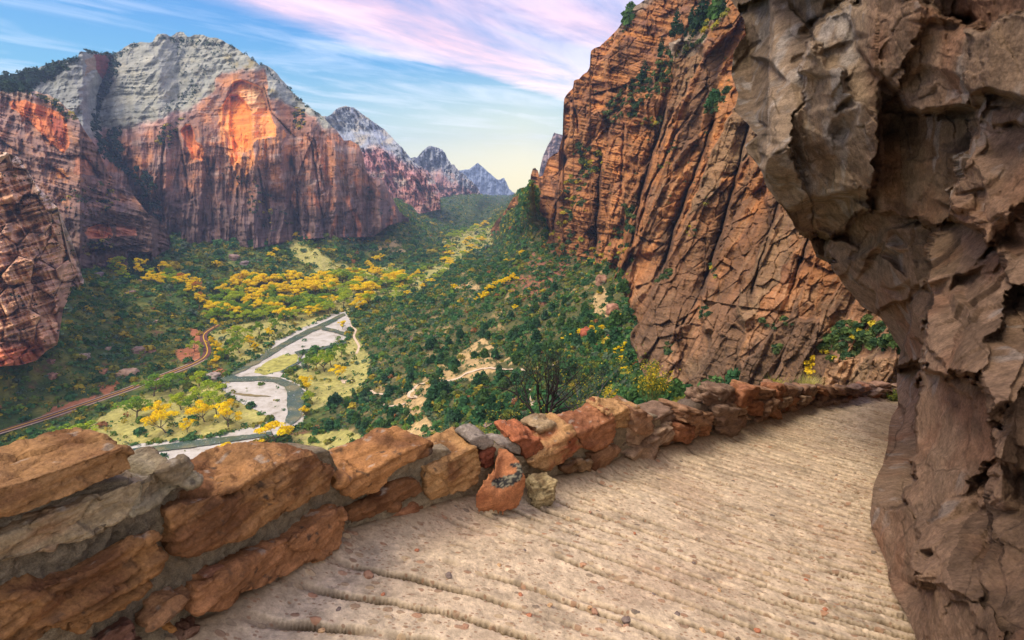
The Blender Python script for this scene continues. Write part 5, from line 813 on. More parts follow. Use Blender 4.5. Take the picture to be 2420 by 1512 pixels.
# --- junipers and firs
def conifer(seed, col, tall=False):
    rs = np.random.default_rng(seed); n = 15 if not tall else 26; z = np.linspace(.12, .95, n); taper = (1-z)**(.42 if not tall else .8); wd = .46 if not tall else .17; a = rs.random(n)*6.28; off = (.10 if not tall else .03)*taper
    cen = np.stack([np.cos(a)*off, np.sin(a)*off, z], 1); r = wd*taper+.035; rad = np.stack([r, r*rs.uniform(.8, 1.1, n), np.full(n, .09 if not tall else .035)], 1); c = np.array(col)*(1+.5*(rs.random((n, 1))-.5)); cnt = np.maximum(8, (330*r/r.sum()).astype(int))
    V, Q, C = leafset(cen, rad, cnt, c, seed, size=.42 if not tall else .45, shell=.5, up=.1); TV, TF = tubes([([(0, 0, -.05), (.01, 0, .4), (0, 0, .93)], [.03 if not tall else .016, .02 if not tall else .01, .004])]); return npmesh('crown', V, Q, C, False), npmesh('trunk', TV, TF)
kinds['j'] = [conifer(50+k, c) for k, c in enumerate([(.04,.12,.045),(.05,.145,.055),(.07,.16,.04),(.05,.13,.06),(.085,.17,.05)])]; kinds['p'] = [conifer(60+k, (.025,.07,.035), True) for k in range(4)]
for kk_ in 'jp':
    for cr, tr in kinds[kk_]: cr.materials.append(M_LEAF); tr.materials.append(M_BARK)
# masks for what must stay bare
bare = inside(uu, vv, GRAVEL); rd, _ = polydist(uu, vv, ROAD); bare |= rd < 9
for _tr in (Z6((1520,690),(1480,675),(1300,680),(1100,690),(1000,708),(880,740),(830,755),(700,768),(630,760),(595,780),(600,800),(570,815),(560,840),(590,872),(620,880),(600,860)), Z6((325,790),(345,805),(420,812),(452,835)), Z6((400,885),(430,910),(500,895),(560,870)), Z6((180,325),(195,380),(230,395),(210,440),(235,480),(250,505),(230,550)), Z6((1325,800),(1345,850),(1340,900),(1390,950))): bare |= (polydist(uu, vv, _tr)[0] < 5)
tanm = np.zeros(uu.shape, bool)
for m in TAN+DIRT: tanm |= inside(wu, wv, m)
a1 = np.gradient(GP, axis=0); a2 = np.gradient(GP, axis=1); area = np.linalg.norm(np.cross(a1, a2), axis=-1); dist = np.linalg.norm(GP, axis=-1); vis = (uu > -250)&(uu < 2150)&(vv < 1560); hid = np.where(vv < 1115-.09*np.maximum(uu-600, 0), 1., .45*(dist > 75))
wgt = area*vis*hid/np.maximum(dist, 90)**1.45*np.where(bare, 0, 1)*np.where(MEAD, .2, 1)*np.where(tanm, .22, 1)*np.where(fbm(GP/18., 3, 601) > .22, .45, 1)*np.where(area > 3000, 0, 1)*(dist > 95)*(dist < 4500)
gd_, _ = polydist(uu, vv, GRAVEL, True); wgt = wgt*np.where((gd_ < 5)&~bare, 7, 1); wgt = np.where(inside(uu, vv, GRAVEL)&(gd_ > 2), area/np.maximum(dist, 90)**1.45*.05*(polydist(uu, vv, WATER1, True)[0] > 3)*~inside(uu, vv, WATER1)*~inside(uu, vv, WATER2), wgt)
wgt = wgt*~((uu > 1295) & (uu < 1700) & (vv < np.interp(uu, [1285, 1302, 1340, 1400, 1440, 1470, 1490, 1520, 1545, 1600], [530, 600, 606, 612, 640, 690, 780, 850, 905, 938])-14)); wgt[-1] = 0; wgt[:, -1] = 0
def pick(w, n, seed): 
    rs = np.random.default_rng(seed); c = np.cumsum(w.ravel()); k = np.searchsorted(c, rs.random(n)*c[-1]); i, j = np.unravel_index(k, w.shape); i = np.minimum(i, w.shape[0]-2); j = np.minimum(j, w.shape[1]-2); a = rs.random((n, 1)); b = rs.random((n, 1)); return GP[i, j]*(1-a)*(1-b)+GP[i+1, j]*a*(1-b)+GP[i, j+1]*(1-a)*b+GP[i+1, j+1]*a*b, i, j
q, i, j = pick(wgt, 84000, 5); rs = np.random.default_rng(8); n = len(q); dd = np.linalg.norm(q, axis=1); r = rs.uniform(.7, 2.05, n)*(1+rs.random(n)**4*.9)*np.clip(dd/420, .75, 2.6); rad = np.stack([r, r, r*rs.uniform(.6, .95, n)], 1)
pal = np.array([(.04,.13,.045),(.06,.175,.055),(.09,.21,.06),(.14,.24,.035),(.12,.19,.11),(.16,.20,.035),(.45,.36,.04),(.25,.25,.04),(.36,.16,.06)]); rt = (right[i, j] > .5); nz = fbm(q/30., 3, 605)
pr = np.where(rt[:, None], np.array([.30,.24,.14,.09,.09,.06,.025,.05,.005]), np.array([.17,.18,.16,.13,.10,.13,.05,.075,.005])); pr = pr*np.where(nz[:, None] > .1, np.array([1,1,1,1,1,1.8,3,2.5,2]), 1); pr /= pr.sum(1, keepdims=True); kx = (pr.cumsum(1) < rs.random((n, 1))).sum(1).clip(0, 8)
cen = q+np.stack([0*r, 0*r, rad[:, 2]*.45], 1); px = r*487/dd; cnt = np.clip(px**2*2.6, 4, 90).astype(int); V, Q, C = leafset(cen, rad, cnt, pal[kx]*(1+.3*(rs.random((n, 1))-.5)), 3, size=.42, shell=.5)
tag(link('scrub', npmesh('scrub', V, Q, C, False), M_LEAF), 'dense dark green and yellow scrub covering the canyon slopes', 'scrub', None, 'stuff'); print('scrub quads', len(Q))
# individual junipers: those that show largest on the near slope
w2 = wgt*(hid > .9)*(uu > 700)*(dist < 380)*(vv > 600)*np.where(right > .5, 1, 0)*dist; q2, i, j = pick(w2, 290, 9); 
for k in range(len(q2)):
    place('j', q2[k], random.uniform(4.5, 8.), 'dark green juniper dotted over the slope between the wall and the river', 'junipers on the near slope', random.uniform(.8, 1.1), 'juniper_tree')
for x, y, h, lb in ((845,625,150,'dark juniper standing on bare sand just above the middle of the switchback trail'),(757,718,52,'small dark juniper on bare sand at the upper side of the trail'),(722,782,72,'dark juniper beside the pale bend of the trail')):
    (u, v), = Z6((x, y+50 if x == 845 else y)); q = gpos(u, v); place('j', q, (h if h < 100 else 78)/1.68/1.587*np.linalg.norm(q)/F*1.05, lb, None, 1.05, 'juniper_tree')
# fir-like trees in the alcove grove
for k, (u, v) in enumerate(scatter([(300,640),(360,640),(405,645),(400,670),(310,668)], 13, 7, 12)): q = gpos(u, v); place('p', q, random.uniform(22, 30)*np.linalg.norm(q)/F, 'dark green fir in the middle of the alcove grove', 'firs in the alcove grove', 1.3, 'fir_tree')
def sheet_at(R, u, v):
    _, U, V, s = R; j = int(np.clip(np.searchsorted(U[0], u), 0, U.shape[1]-1)); i = int(np.argmin(np.abs(V[:, j]-v))); return pt(U[i, j], V[i, j], s[i, j])
for x, y, h, lb in ((770,135,95,'ragged pine growing on the skyline of the right cliff'),(1005,195,115,'pine on the pale ledge, leftmost of the upper group on the right cliff'),(1032,180,62,'short pine beside the leftmost pine of the upper group on the right cliff'),(1085,135,80,'pine left of the tallest one on the right cliff'),(1130,160,165,'tallest pine of the right cliff near its upper ledge'),(1110,245,110,'thin dark pine below the tallest pine on the right cliff'),(1168,95,62,'small pine between the tallest pine and the overhang'),(1215,105,95,'bushy pine close to the overhanging rock at the top'),(1245,85,80,'pine nearest the overhanging rock at the top'),(930,270,66,'pine at the upper end of the wooded gully on the right cliff'),(960,340,85,'dark pine beside the orange block in the wooded gully'),(840,440,110,'largest dark pine in the middle of the wooded gully'),(800,415,62,'pine left of the largest one in the wooded gully'),(780,470,66,'pine below the left edge of the wooded gully'),(748,460,56,'leftmost pine of the wooded gully'),(1195,550,75,'round green tree on the ledge beside the overhanging rock'),(1218,520,52,'small green tree behind the round one on the ledge beside the overhanging rock'),(1060,190,40,'smallest pine of the upper group on the right cliff')):
    (u, v), = Z3((x, y)); q = sheet_at(G, u, v); s = np.linalg.norm(q); k = 'p' if 'round' not in lb and 'ragged' not in lb and 'bushy' not in lb else 'j'; place(k, tuple(q-np.array([0, 0, .5])), h/1.3746/1.587*s/F, lb, 'trees growing on the right cliff', 1.25 if k == 'p' else .9, 'pine_tree')
# shrubs clinging to the cliffs
cen = []; rad = []; col = []
def cling(R, polys, n, rr, cols, seed, tallf=.8, inset=2.):
    rs = random.Random(seed)
    for poly in polys:
        us = [p[0] for p in poly]; vs = [p[1] for p in poly]; k = 0
        for _ in range(n*30):
            if k >= n: break
            u, v = rs.uniform(min(us), max(us)), rs.uniform(min(vs), max(vs))
            if not inside(np.array([u]), np.array([v]), poly)[0]: continue
            k += 1; q = sheet_at(R, u, v); s = np.linalg.norm(q); r = rs.uniform(*rr)*s/F; cen.append(q*(1-.3*r/s)); rad.append((r, r, r*tallf*rs.uniform(.8, 1.3))); col.append(rs.choice(cols))
GC = [(.045,.10,.045),(.06,.12,.05),(.09,.14,.05),(.12,.17,.05)]; GY_ = GC+[(.5,.42,.04),(.3,.3,.05)]
cling(G, [Z3((620,600),(700,480),(760,430),(830,380),(960,240),(1000,300),(960,480),(860,520),(800,600),(700,640),(630,620))], 150, (3, 8), GC, 1); cling(G, [Z3((770,640),(850,610),(940,600),(930,650),(850,650))], 26, (3, 6), GY_, 2)
cling(G, [Z3((500,740),(620,780),(640,880),(560,900),(480,820)), Z3((440,900),(560,880),(540,1100),(400,1180),(440,1000)), Z3((380,1180),(520,1180),(540,1350),(360,1500),(330,1300)), Z3((540,1290),(780,1150),(800,1300),(760,1480),(560,1512)), Z3((1090,150),(1270,30),(1280,60),(1150,230),(1000,300))], 60, (3, 8), GY_, 3)
cling(G, [Z3((700,1180),(760,1120),(790,1200),(740,1260)), Z3((1150,520),(1280,460),(1260,560),(1180,590)), Z3((740,1060),(800,1070),(790,1120),(740,1110)), Z3((930,1400),(990,1380),(970,1460),(900,1470))], 14, (4, 9), GC, 4)
cling(G, [Z3((640,230),(760,110),(770,140),(660,250)), Z3((960,720),(1010,720),(1000,780),(960,790)), Z3((930,830),(970,840),(950,870),(920,870)), Z3((1160,1000),(1180,1040),(1150,1090)), Z3((1040,1180),(1110,1160),(1100,1250)), Z3((1180,1350),(1240,1330),(1210,1440))], 9, (3, 6), GY_, 5)
cling(G, [Z3((400,480),(1300,100),(1250,1200),(400,1100))], 130, (1.5, 4), GC, 6)
ledge = [(1925,830),(1955,800),(1985,765),(2040,752),(2125,770),(2125,835),(2060,828),(1990,850),(1950,850)]; cling(G, [ledge], 130, (5, 11), GC+[(.12,.2,.06)], 7); cling(G, [ledge], 10, (5, 9), [(.55,.45,.04)], 8); cling(G, [[(1780,760),(1860,745),(1880,780),(1800,800)], [(1640,720),(1680,730),(1660,770)], [(1560,820),(1600,800),(1590,850)],[(1820,820),(1850,820),(1840,850)]], 10, (4, 8), GC, 9); cling(G, [[(1905,855),(1925,840),(1930,880),(1912,900)]], 12, (4, 8), [(.75,.55,.03)], 10)
AC = [(.02,.055,.045),(.03,.07,.05),(.04,.08,.045)]
cling(A, [[(0,180),(50,178),(100,165),(150,155),(160,165),(100,195),(60,212),(0,205)]], 190, (2.5, 6), AC, 11, 1.5); cling(A, [[(125,150),(183,137),(186,142),(128,158)], [(190,121),(288,121),(300,108),(330,99),(330,108),(290,135),(262,150),(258,140)], [(200,121),(265,128),(262,132),(200,125)], [(555,108),(625,152),(700,222),(770,285),(765,290),(695,232),(620,160)], [(370,86),(550,108),(552,115),(372,95)]], 60, (1.5, 3.6), AC, 12, 1.3)
cling(A, [[(262,150),(285,150),(262,215),(240,240),(228,290),(240,340),(262,310),(285,300),(290,380),(330,400),(360,420),(375,480),(375,520),(345,520),(320,430),(270,390),(235,370),(212,300),(240,200)]], 420, (2, 5.5), AC, 13, 1.4)
cling(A, [[(420,100),(560,120),(560,170),(470,210),(420,200)], [(440,210),(480,195),(455,240),(400,270),(380,262)]], 90, (1.2, 3), AC, 14, 1.3); cling(A, [[(545,410),(620,420),(640,470),(680,480),(690,540),(640,550),(600,520)], [(380,300),(430,280),(400,350),(370,340)], [(690,250),(720,260),(720,300),(695,310)]], 75, (2, 5), AC+[(.12,.15,.05),(.4,.32,.05)], 15)
cling(A, [[(250,180),(780,280),(900,500),(500,540),(390,380)]], 260, (1.0, 2.6), AC, 16); cling(A, [[(860,420),(940,500),(900,515),(850,470)]], 30, (2, 4), AC, 17)
cling(E, [[(140,460),(200,440),(250,430),(290,470),(250,500),(170,520)], [(190,580),(260,560),(290,570),(250,590),(195,605)], [(60,215),(130,232),(180,280),(170,290),(110,240),(60,225)]], 60, (2, 5), AC+[(.1,.13,.04),(.35,.3,.05)], 18); cling(E, [[(0,175),(60,185),(62,212),(0,210)]], 120, (3, 7), AC, 19, 1.7); cling(E, [[(20,250),(180,300),(360,560),(200,600),(180,500)]], 70, (1.2, 3), AC, 20)
cling(Fc, [[(0,358),(60,395),(180,600),(150,620),(0,420)]], 60, (1.5, 4), AC+[(.12,.15,.04)], 21); cling(Fc, [[(0,400),(150,600),(140,800),(0,840)]], 40, (1.5, 4), AC, 22)
cen = np.array(cen); rad = np.array(rad); col = np.array(col); px = rad[:, 0]*487/np.linalg.norm(cen, axis=1); V, Q, C = leafset(cen, rad, np.clip(px**2*5, 7, 120).astype(int), col, 6, size=.42, shell=.5)
tag(link('cliff_shrubs', npmesh('cliff_shrubs', V, Q, C, False), M_LEAF), 'small dark shrubs and trees rooted all over the cliff ledges and ridges', 'shrubs', None, 'stuff')
# boulders on the slopes
M_BO = rock_mat('boulder_rock', .6, .3, (.7, 1.3))
for k, (x, y, w, h, c, lb) in enumerate(((845,892,92,50,(.50,.34,.24),'largest pale flat boulder in the scrub above the road'),(922,742,66,40,(.32,.22,.19),'big brown boulder uphill of the largest pale one'),(562,812,50,30,(.34,.27,.23),'grey-brown boulder left of the middle of the left slope'),(352,866,34,24,(.34,.2,.15),'small brown boulder at the left side of the left slope'),(682,872,48,22,(.45,.22,.13),'low red boulder left of the largest pale one'),(350,926,48,26,(.40,.22,.15),'red-brown boulder lowest on the left slope'),(718,736,32,20,(.38,.28,.22),'small pale boulder above the low red one'),(1010,742,36,20,(.30,.17,.13),'dark red boulder right of the big brown one'),(870,378,50,26,(.28,.19,.17),'dark boulder below the autumn grove'),(918,297,38,22,(.5,.28,.16),'orange boulder at the edge of the autumn grove'),(1620,186,52,34,(.26,.21,.22),'grey boulder high in the scrub under the great mountain'),(1548,148,60,36,(.30,.21,.19),'angular brown boulder highest under the great mountain'),(1782,282,40,22,(.36,.2,.16),'red boulder by a yellow bush under the great mountain'),(1668,312,40,20,(.24,.19,.2),'dark boulder lowest under the great mountain'),(625,262,70,28,(.25,.2,.2),'long grey boulder below the left cliff corner'),(688,680,30,12,(.45,.38,.32),'thin pale slab in the scrub above the road'),(1032,556,46,14,(.4,.28,.22),'long flat boulder in the middle of the left slope'),(1408,912,76,48,(.36,.30,.27),'grey outcrop at the river bend below the road'),(532,935,32,20,(.45,.25,.15),'small orange boulder right of the lowest one on the left slope'))):
    (u, v), = Z5((x, y)); q = gpos(u, v); s = np.linalg.norm(q); W_ = w/2.791/2*s/F; H_ = h/2.791/2*s/F; me = stone_mesh('boulder', [(W_,0,0),(0,W_*.7,0),(0,.2*W_,H_)], 700+k, 9, .2, .35, c, None, 5); o = link('boulder', me, M_BO); o.location = (q[0], q[1], max(q[2], FLOOR)+H_*.35); o.rotation_euler = (0, .1*math.sin(k*3), .3*math.sin(k)); tag(o, lb, 'boulder')
for k, (x, y, w, h, c, lb) in enumerate(((1235,868,62,44,(.26,.18,.15),'round boulder on the slope left of the dead shrub'),(1680,515,90,80,(.42,.13,.07),'large deep red boulder below the right cliff'),(1090,945,60,44,(.28,.16,.13),'dark red boulder behind the twigs'),(1158,955,36,34,(.4,.22,.15),'small orange boulder beside the dark red one behind the twigs'),(1280,965,70,50,(.34,.17,.12),'red layered boulder at the foot of the dead shrub'),(1068,1015,70,46,(.36,.26,.22),'pale boulder just over the wall below the twigs'),(1770,165,70,70,(.38,.22,.15),'tall rounded block split from the base of the right cliff'),(1840,330,80,70,(.48,.26,.18),'pinkish block at the base of the right cliff'),(1470,750,30,30,(.42,.26,.18),'small block right of the dead shrub'),(1810,740,60,40,(.36,.22,.18),'brown boulder under the right end of the cliff foot'),(590,485,44,16,(.25,.18,.15),'flat dark boulder in the middle of the near slope'),(725,458,24,18,(.4,.3,.25),'small pale boulder in the middle of the near slope'))):
    (u, v), = Z6((x, y)); q = gpos(u, v); s = np.linalg.norm(q); W_ = w/2.666/2*s/F; H_ = h/2.666/2*s/F; me = stone_mesh('boulder', [(W_,0,0),(0,W_*.7,0),(0,.2*W_,H_)], 740+k, 10, .2, .35, c, None, 5, .05); o = link('boulder', me, M_BO); o.location = (q[0], q[1], q[2]+H_*.6); tag(o, lb, 'boulder')
# ------------------------------------------------------------------ plants just over the wall
def grow(p, d, L, r, depth, rs, out, spread=.5, upb=.1, nseg=4, kids=(2, 4), shrink=.66):
    pts = [p]; rr = [r]; q = np.array(p, float); dr = np.array(d, float)
    for k in range(nseg): dr = dr+rs.normal(size=3)*.16; dr[2] += upb*.3; dr /= np.linalg.norm(dr); q = q+dr*L/nseg; pts.append(tuple(q)); rr.append(r*(1-.5*(k+1)/nseg))
    out.append((pts, rr))
    if depth > 0:
        for k in range(rs.integers(*kids)+1):
            i = rs.integers(1, len(pts)); nd = dr+rs.normal(size=3)*spread; nd[2] += upb; nd /= np.linalg.norm(nd); grow(pts[i], nd, L*shrink*rs.uniform(.8, 1.2), rr[i]*.62, depth-1, rs, out, spread, upb, nseg, kids, shrink)
def shrub(name, base, dirs, L, r, depth, seed, mat, label, cat, leaves=None, part='branches', **k):
    rs = np.random.default_rng(seed); out = []
    for d in dirs: grow((0, 0, 0), np.array(d)/np.linalg.norm(d), L, r, depth, rs, out, **k)
    ro = empty(name, tuple(base), label, cat); V, Fq = tubes(out, 4); o = link(part, npmesh(part, V, Fq), mat, ro)
    if leaves:
        n, sz, cols, zmin = leaves; tips = np.array([p for pts, _ in out for p in pts[len(pts)//2:]]); tips = tips[tips[:, 2] > zmin]; s = tips[rs.integers(0, len(tips), n)]+rs.normal(size=(n, 3))*sz; V, Q, C = leafset(s, np.full((n, 3), sz), np.full(n, 3), np.array(cols)[rs.integers(0, len(cols), n)], seed, size=.55, shell=.2); link('leaves', npmesh('leaves', V, Q, C, False), M_LEAF, ro)
    return ro
M_TWIG = flat_mat('grey_twig', (.20, .19, .20), 30., (.5, 1.2)); M_GSTEM = flat_mat('green_stem', (.20, .20, .07), 20., (.6, 1.2))
B0 = pt(1286, 1010, 5.6)
shrub('dead_shrub', B0, [(-.10,.1,1), (.25,0,1), (.7,.2,.8), (-.75,.1,.75), (.45,-.2,.9)], .54, .019, 4, 5, M_DARKBARK, 'leafless dead shrub with dark forking branches behind the wall', 'shrub', None, spread=.42, upb=.06, kids=(2, 4), shrink=.68)
shrub('broom_shrub', pt(1375, 1010, 6.6), [(-.5,0,1),(-.2,.2,1),(0,0,1),(.25,.1,1),(.5,0,1),(.1,-.2,1),(-.35,0,1)], .62, .008, 3, 7, M_TWIG, 'feathery green shrub right behind the leafless dead one', 'shrub', (900, .018, [(.09,.15,.05),(.14,.2,.05),(.07,.13,.05),(.4,.38,.05)], .25), spread=.34, upb=.12)
shrub('bare_branch', pt(1232, 1045, 5.2), [(-.5,.2,.55),(-1.,.1,.25),(.1,0,.7),(-.9,.1,.6)], .36, .008, 3, 11, M_DARKBARK, 'low bare branch spreading left over the wall below the dead shrub', 'branch', (90, .012, [(.5,.42,.05),(.35,.35,.06)], .05), spread=.5, upb=.0)
shrub('rabbitbrush', pt(1535, 965, 9.0), [(-.6,0,1),(-.3,.2,1),(0,0,1),(.3,.1,1),(.55,0,1),(.1,-.3,1),(-.45,-.2,1),(.75,0,.9)], .46, .007, 3, 13, M_GSTEM, 'rounded rabbitbrush with yellow flower heads beyond the wall at the cliff foot', 'bush', (900, .024, [(.70,.52,.04),(.55,.48,.06),(.20,.25,.06),(.14,.2,.05)], .38), spread=.28, upb=.15)
shrub('yellow_weed', pt(1435, 965, 8.6), [(-.3,0,1),(.2,.2,1),(0,0,1),(.45,.1,1)], .24, .005, 2, 17, M_GSTEM, 'small yellow flowering weed between the grass tuft and the rabbitbrush', 'bush', (260, .018, [(.72,.55,.04),(.4,.4,.06)], .1), spread=.4)
shrub('leafy_weed', pt(1140, 1075, 4.4), [(-.2,0,1),(.3,.2,1),(.6,0,.6)], .16, .004, 2, 19, M_GSTEM, 'small yellow-green weed poking over the wall between two grey capstones', 'bush', (160, .010, [(.45,.42,.06),(.25,.3,.06)], .03), spread=.5)
shrub('sage_bush', pt(2113, 958, 12.8), [(-.3,0,1),(.2,.2,1),(0,0,1),(.5,.1,1),(-.6,.1,.8)], .22, .005, 2, 23, M_GSTEM, 'small green bush at the corner where the trail meets the overhang', 'bush', (360, .03, [(.14,.2,.08),(.3,.34,.06)], .05), spread=.4)
def grass(name, base, n, L, spread, col, label, seed, droop=.5, wid=.004, lean=(0, 0)):
    rs = np.random.default_rng(seed); Vs = []; Fs = []; Cs = []; b = 0; segs = 5
    for k in range(n):
        a = rs.uniform(0, 6.28); o = rs.normal(size=2)*spread*.3; l = L*rs.uniform(.55, 1.1); out = rs.uniform(.05, 1.)*spread*1.6; c = np.array(col[rs.integers(len(col))])*rs.uniform(.8, 1.25)
        for i in range(segs+1):
            t = i/segs; p = np.array([o[0]+math.cos(a)*out*t**1.5+lean[0]*t*t, o[1]+math.sin(a)*out*t**1.5+lean[1]*t*t, l*(t-droop*t**3*.5)]); w = wid*(1-t*.9); s_ = np.array([-math.sin(a+.6), math.cos(a+.6), 0])*w; Vs += [p-s_, p+s_]; Cs += [c, c]
            if i < segs: Fs.append((b+2*i, b+2*i+1, b+2*i+3, b+2*i+2))
        b += 2*(segs+1)
    o = link(name, npmesh(name, np.array(Vs), np.array(Fs), np.array(Cs), False), M_LEAF); o.location = tuple(base); return tag(o, label, 'grass')
GRC = [(.48,.46,.12),(.36,.38,.10),(.58,.52,.20),(.28,.33,.09)]
grass('grass_tuft', pt(1385, 990, 6.9), 420, .42, .26, [(.30,.34,.08),(.42,.42,.14),(.2,.26,.07)], 'drooping green grass tuft leaning over the wall right of the dead shrub', 1, .9, .004, (.15, 0))
grass('grass_tuft', pt(1825, 935, 11.), 420, .46, .22, [(.46,.46,.05),(.3,.36,.06),(.6,.55,.1)], 'yellow-green grass tuft over the wall, left of the pale feathery one', 2, .3, .006)
grass('grass_tuft', pt(1905, 932, 12.2), 520, .56, .26, [(.60,.55,.16),(.48,.48,.12),(.7,.62,.28)], 'pale feathery grass tuft over the far wall', 3, .3, .006)
grass('grass_tuft', pt(1868, 938, 11.8), 160, .5, .12, [(.08,.13,.05),(.12,.18,.06)], 'dark green tuft between the two bright grass tufts', 4, .2, .006)
for k, (u, v, h, lb) in enumerate(((1068,1055,.24,'blurred pale grass plume over the middle of the wall, leftmost of three'),(1105,1060,.20,'pale grass plume between two others over the middle of the wall'),(1132,1060,.25,'pale grass plume nearest the grey capstone'),(1010,1062,.14,'shortest dry plume over the long orange capstone'))): grass('grass_plume', pt(u, v, 4.4), 90, h, .035, [(.42,.40,.16),(.5,.46,.24),(.3,.33,.1)], lb, 30+k, .1, .0035)
# ------------------------------------------------------------------ the air in the canyon
def build_haze():
    bm = bmesh.new(); bmesh.ops.create_cube(bm, size=1.); me = bpy.data.meshes.new('haze'); bm.to_mesh(me); bm.free(); m = bpy.data.materials.new('haze_air'); m.use_nodes = True; n = m.node_tree.nodes; n.clear(); out = n.new('ShaderNodeOutputMaterial'); v = n.new('ShaderNodeVolumePrincipled'); v.inputs['Color'].default_value = (.44, .62, 1., 1); v.inputs['Density'].default_value = HAZE_D; v.inputs['Anisotropy'].default_value = .0
    m.node_tree.links.new(v.outputs[0], out.inputs['Volume']); o = link('haze', me, m); z0 = FLOOR-13.5; z1 = 640.; o.scale = (14200, 10200, z1-z0); o.location = (0, 2500, (z0+z1)/2); tag(o, 'pale blue air of the canyon', 'haze', None, 'stuff')
HAZE_D = 1.2e-4
build_haze()
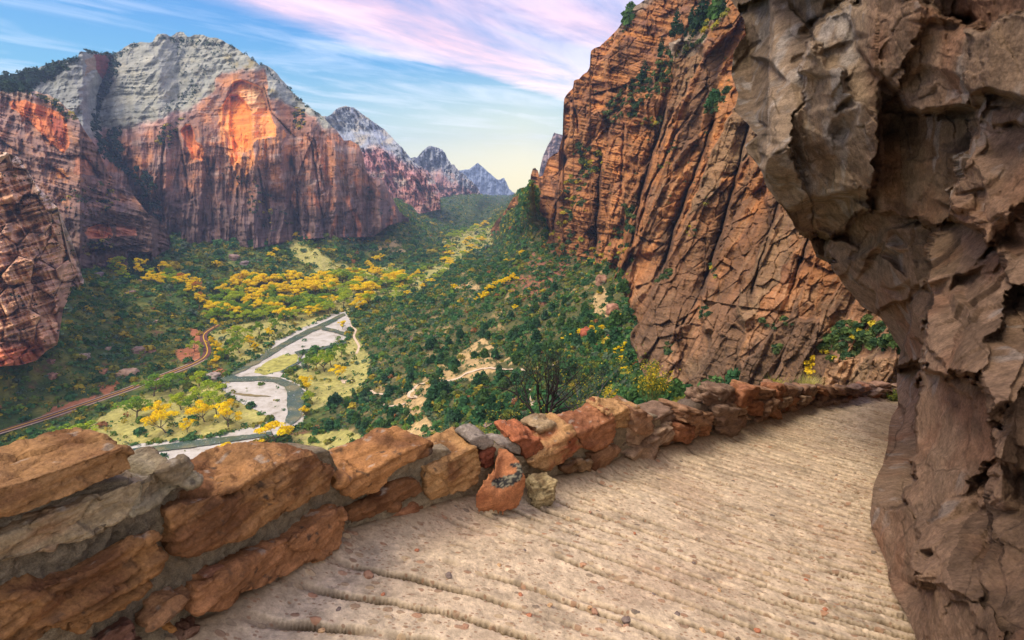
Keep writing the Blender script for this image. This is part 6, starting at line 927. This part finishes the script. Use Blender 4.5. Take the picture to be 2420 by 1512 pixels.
# ------------------------------------------------------------------ sky and light
def build_world():
    w = bpy.data.worlds.new('World'); S.world = w; w.use_nodes = True; nt = w.node_tree; n = nt.nodes; L = nt.links; n.clear()
    out = n.new('ShaderNodeOutputWorld'); bg = n.new('ShaderNodeBackground'); L.new(bg.outputs[0], out.inputs[0])
    tc = n.new('ShaderNodeTexCoord'); sep = n.new('ShaderNodeSeparateXYZ'); L.new(tc.outputs['Generated'], sep.inputs[0])
    def M(op, a, b=0., c=None):
        m = n.new('ShaderNodeMath'); m.operation = op
        for i, x in enumerate((a, b) if c is None else (a, b, c)):
            if isinstance(x, (int, float)): m.inputs[i].default_value = x
            else: L.new(x, m.inputs[i])
        return m.outputs[0]
    def R(f, st):
        r = n.new('ShaderNodeValToRGB'); L.new(f, r.inputs[0]); e = r.color_ramp.elements
        while len(e) < len(st): e.new(.5)
        for k, (p, c) in enumerate(st): e[k].position = p; e[k].color = (c if isinstance(c, tuple) else (c, c, c))+(1,)
        return r.outputs[0]
    def MX(a, b, f, mode='MIX'):
        m = n.new('ShaderNodeMix'); m.data_type = 'RGBA'; m.blend_type = mode
        for i, x in ((0, f), (6, a), (7, b)):
            if isinstance(x, (int, float)): m.inputs[i].default_value = x
            elif isinstance(x, tuple): m.inputs[i].default_value = x+(1,)
            else: L.new(x, m.inputs[i])
        return m.outputs[2]
    x, y, z = sep.outputs; zc = M('MAXIMUM', z, .02)
    sky = n.new('ShaderNodeTexSky'); sky.sky_type = 'NISHITA'; sky.sun_disc = False; sky.sun_elevation = SUN_EL; sky.sun_rotation = SUN_ROT; sky.altitude = 1400
    base = R(z, [(0., (.72, .66, .40)), (.035, (.54, .60, .48)), (.085, (.21, .44, .48)), (.15, (.07, .29, .43)), (.24, (.025, .19, .42)), (.34, (.014, .13, .40)), (1., (.10, .22, .5))])
    glow = M('MULTIPLY', R(M('DIVIDE', x, M('MAXIMUM', y, .05)), [(0, 0.), (1, 1.)]), 1.)
    # warm light low over the end of the valley
    az = M('ABSOLUTE', M('SUBTRACT', M('DIVIDE', x, M('MAXIMUM', y, .05)), 0.02)); g = M('MULTIPLY', R(az, [(0., 1.), (.55, 0.)]), R(z, [(0., 1.), (.05, .85), (.2, 0.)]))
    base = MX(base, (1., .84, .38), M('MULTIPLY', g, .95))
    # cloud layer on a plane overhead
    px = M('DIVIDE', x, zc); py = M('DIVIDE', y, zc)
    wq = M('DIVIDE', M('SUBTRACT', M('MULTIPLY', M('ADD', px, 1.88), 3.63), M('MULTIPLY', M('SUBTRACT', py, 3.17), 2.59)), 4.46)
    al = M('DIVIDE', M('ADD', M('MULTIPLY', px, 2.59), M('MULTIPLY', py, 3.63)), 4.46)
    cv = n.new('ShaderNodeCombineXYZ'); L.new(M('MULTIPLY', al, .55), cv.inputs[0]); L.new(M('MULTIPLY', wq, 1.35), cv.inputs[1])
    nz = n.new('ShaderNodeTexNoise'); L.new(cv.outputs[0], nz.inputs['Vector']); nz.inputs['Scale'].default_value = 1.; nz.inputs['Detail'].default_value = 9; nz.inputs['Roughness'].default_value = .62; nz.inputs['Distortion'].default_value = .5
    cv2 = n.new('ShaderNodeCombineXYZ'); L.new(M('MULTIPLY', al, .22), cv2.inputs[0]); L.new(M('MULTIPLY', wq, 1.), cv2.inputs[1])
    n2 = n.new('ShaderNodeTexNoise'); L.new(cv2.outputs[0], n2.inputs['Vector']); n2.inputs['Scale'].default_value = 1.3; n2.inputs['Detail'].default_value = 6
    edge = M('ADD', wq, M('MULTIPLY', M('SUBTRACT', nz.outputs[0], .5), .55))
    band = M('MULTIPLY', R(edge, [(0., 0.), (.22, 1.)]), 1.)
    den = M('MULTIPLY', band, R(nz.outputs[0], [(.34, .35), (.54, 1.)])); 
    den = M('MULTIPLY', den, R(M('DIVIDE', wq, 4.), [(.02, 1.), (.3, .85), (.6, .55), (1., .4)]))
    ccol = MX((.36, .34, .50), (1., .55, .50), R(n2.outputs[0], [(.36, 0.), (.58, 1.)]))
    ccol = MX(ccol, (1., .80, .77), M('MULTIPLY', R(al, [(0., 0.), (1., 1.)]), R(M('DIVIDE', al, 10.), [(.3, 0.), (.62, .9)])))
    sk = MX(base, ccol, M('MULTIPLY', den, .95))
    # unseen pale cloud added behind the camera to warm the blue skylight
    sk = MX(sk, (.92, .80, .70), M('MULTIPLY', R(M('MULTIPLY', y, -1.), [(.0, 0.), (.45, .85)]), 1.))
    # thin cirrus elsewhere
    th = R(nz.outputs[0], [(.47, 0.), (.75, .5)]); sk = MX(sk, (.93, .88, .9), M('MULTIPLY', th, R(z, [(.02, 0.), (.12, 1.), (.3, .7), (.5, 0.)])))
    tot = MX(sk, sky.outputs[0], .02, 'ADD')
    L.new(tot, bg.inputs[0]); bg.inputs[1].default_value = SKY_ST
def build_sun():
    d = bpy.data.lights.new('sun', 'SUN'); d.energy = SUN_E; d.angle = SUN_ANG; d.color = (1., .84, .62); o = bpy.data.objects.new('sun', d); COL.objects.link(o)
    o.rotation_euler = Vector(SUN_DIR).to_track_quat('Z', 'Y').to_euler()
SUN_DIR = (-.50, -.06, .86)
SUN_EL = math.asin(SUN_DIR[2]/Vector(SUN_DIR).length); SUN_ROT = math.atan2(SUN_DIR[0], SUN_DIR[1])
SKY_ST = 1.; SUN_E = 2.2; SUN_ANG = math.radians(30)
build_world(); build_sun()
S.view_settings.view_transform = 'Standard'; S.view_settings.look = 'None'; S.view_settings.gamma = 1; S.view_settings.exposure = 0.88
S.render.resolution_x = 1024; S.render.resolution_y = 640
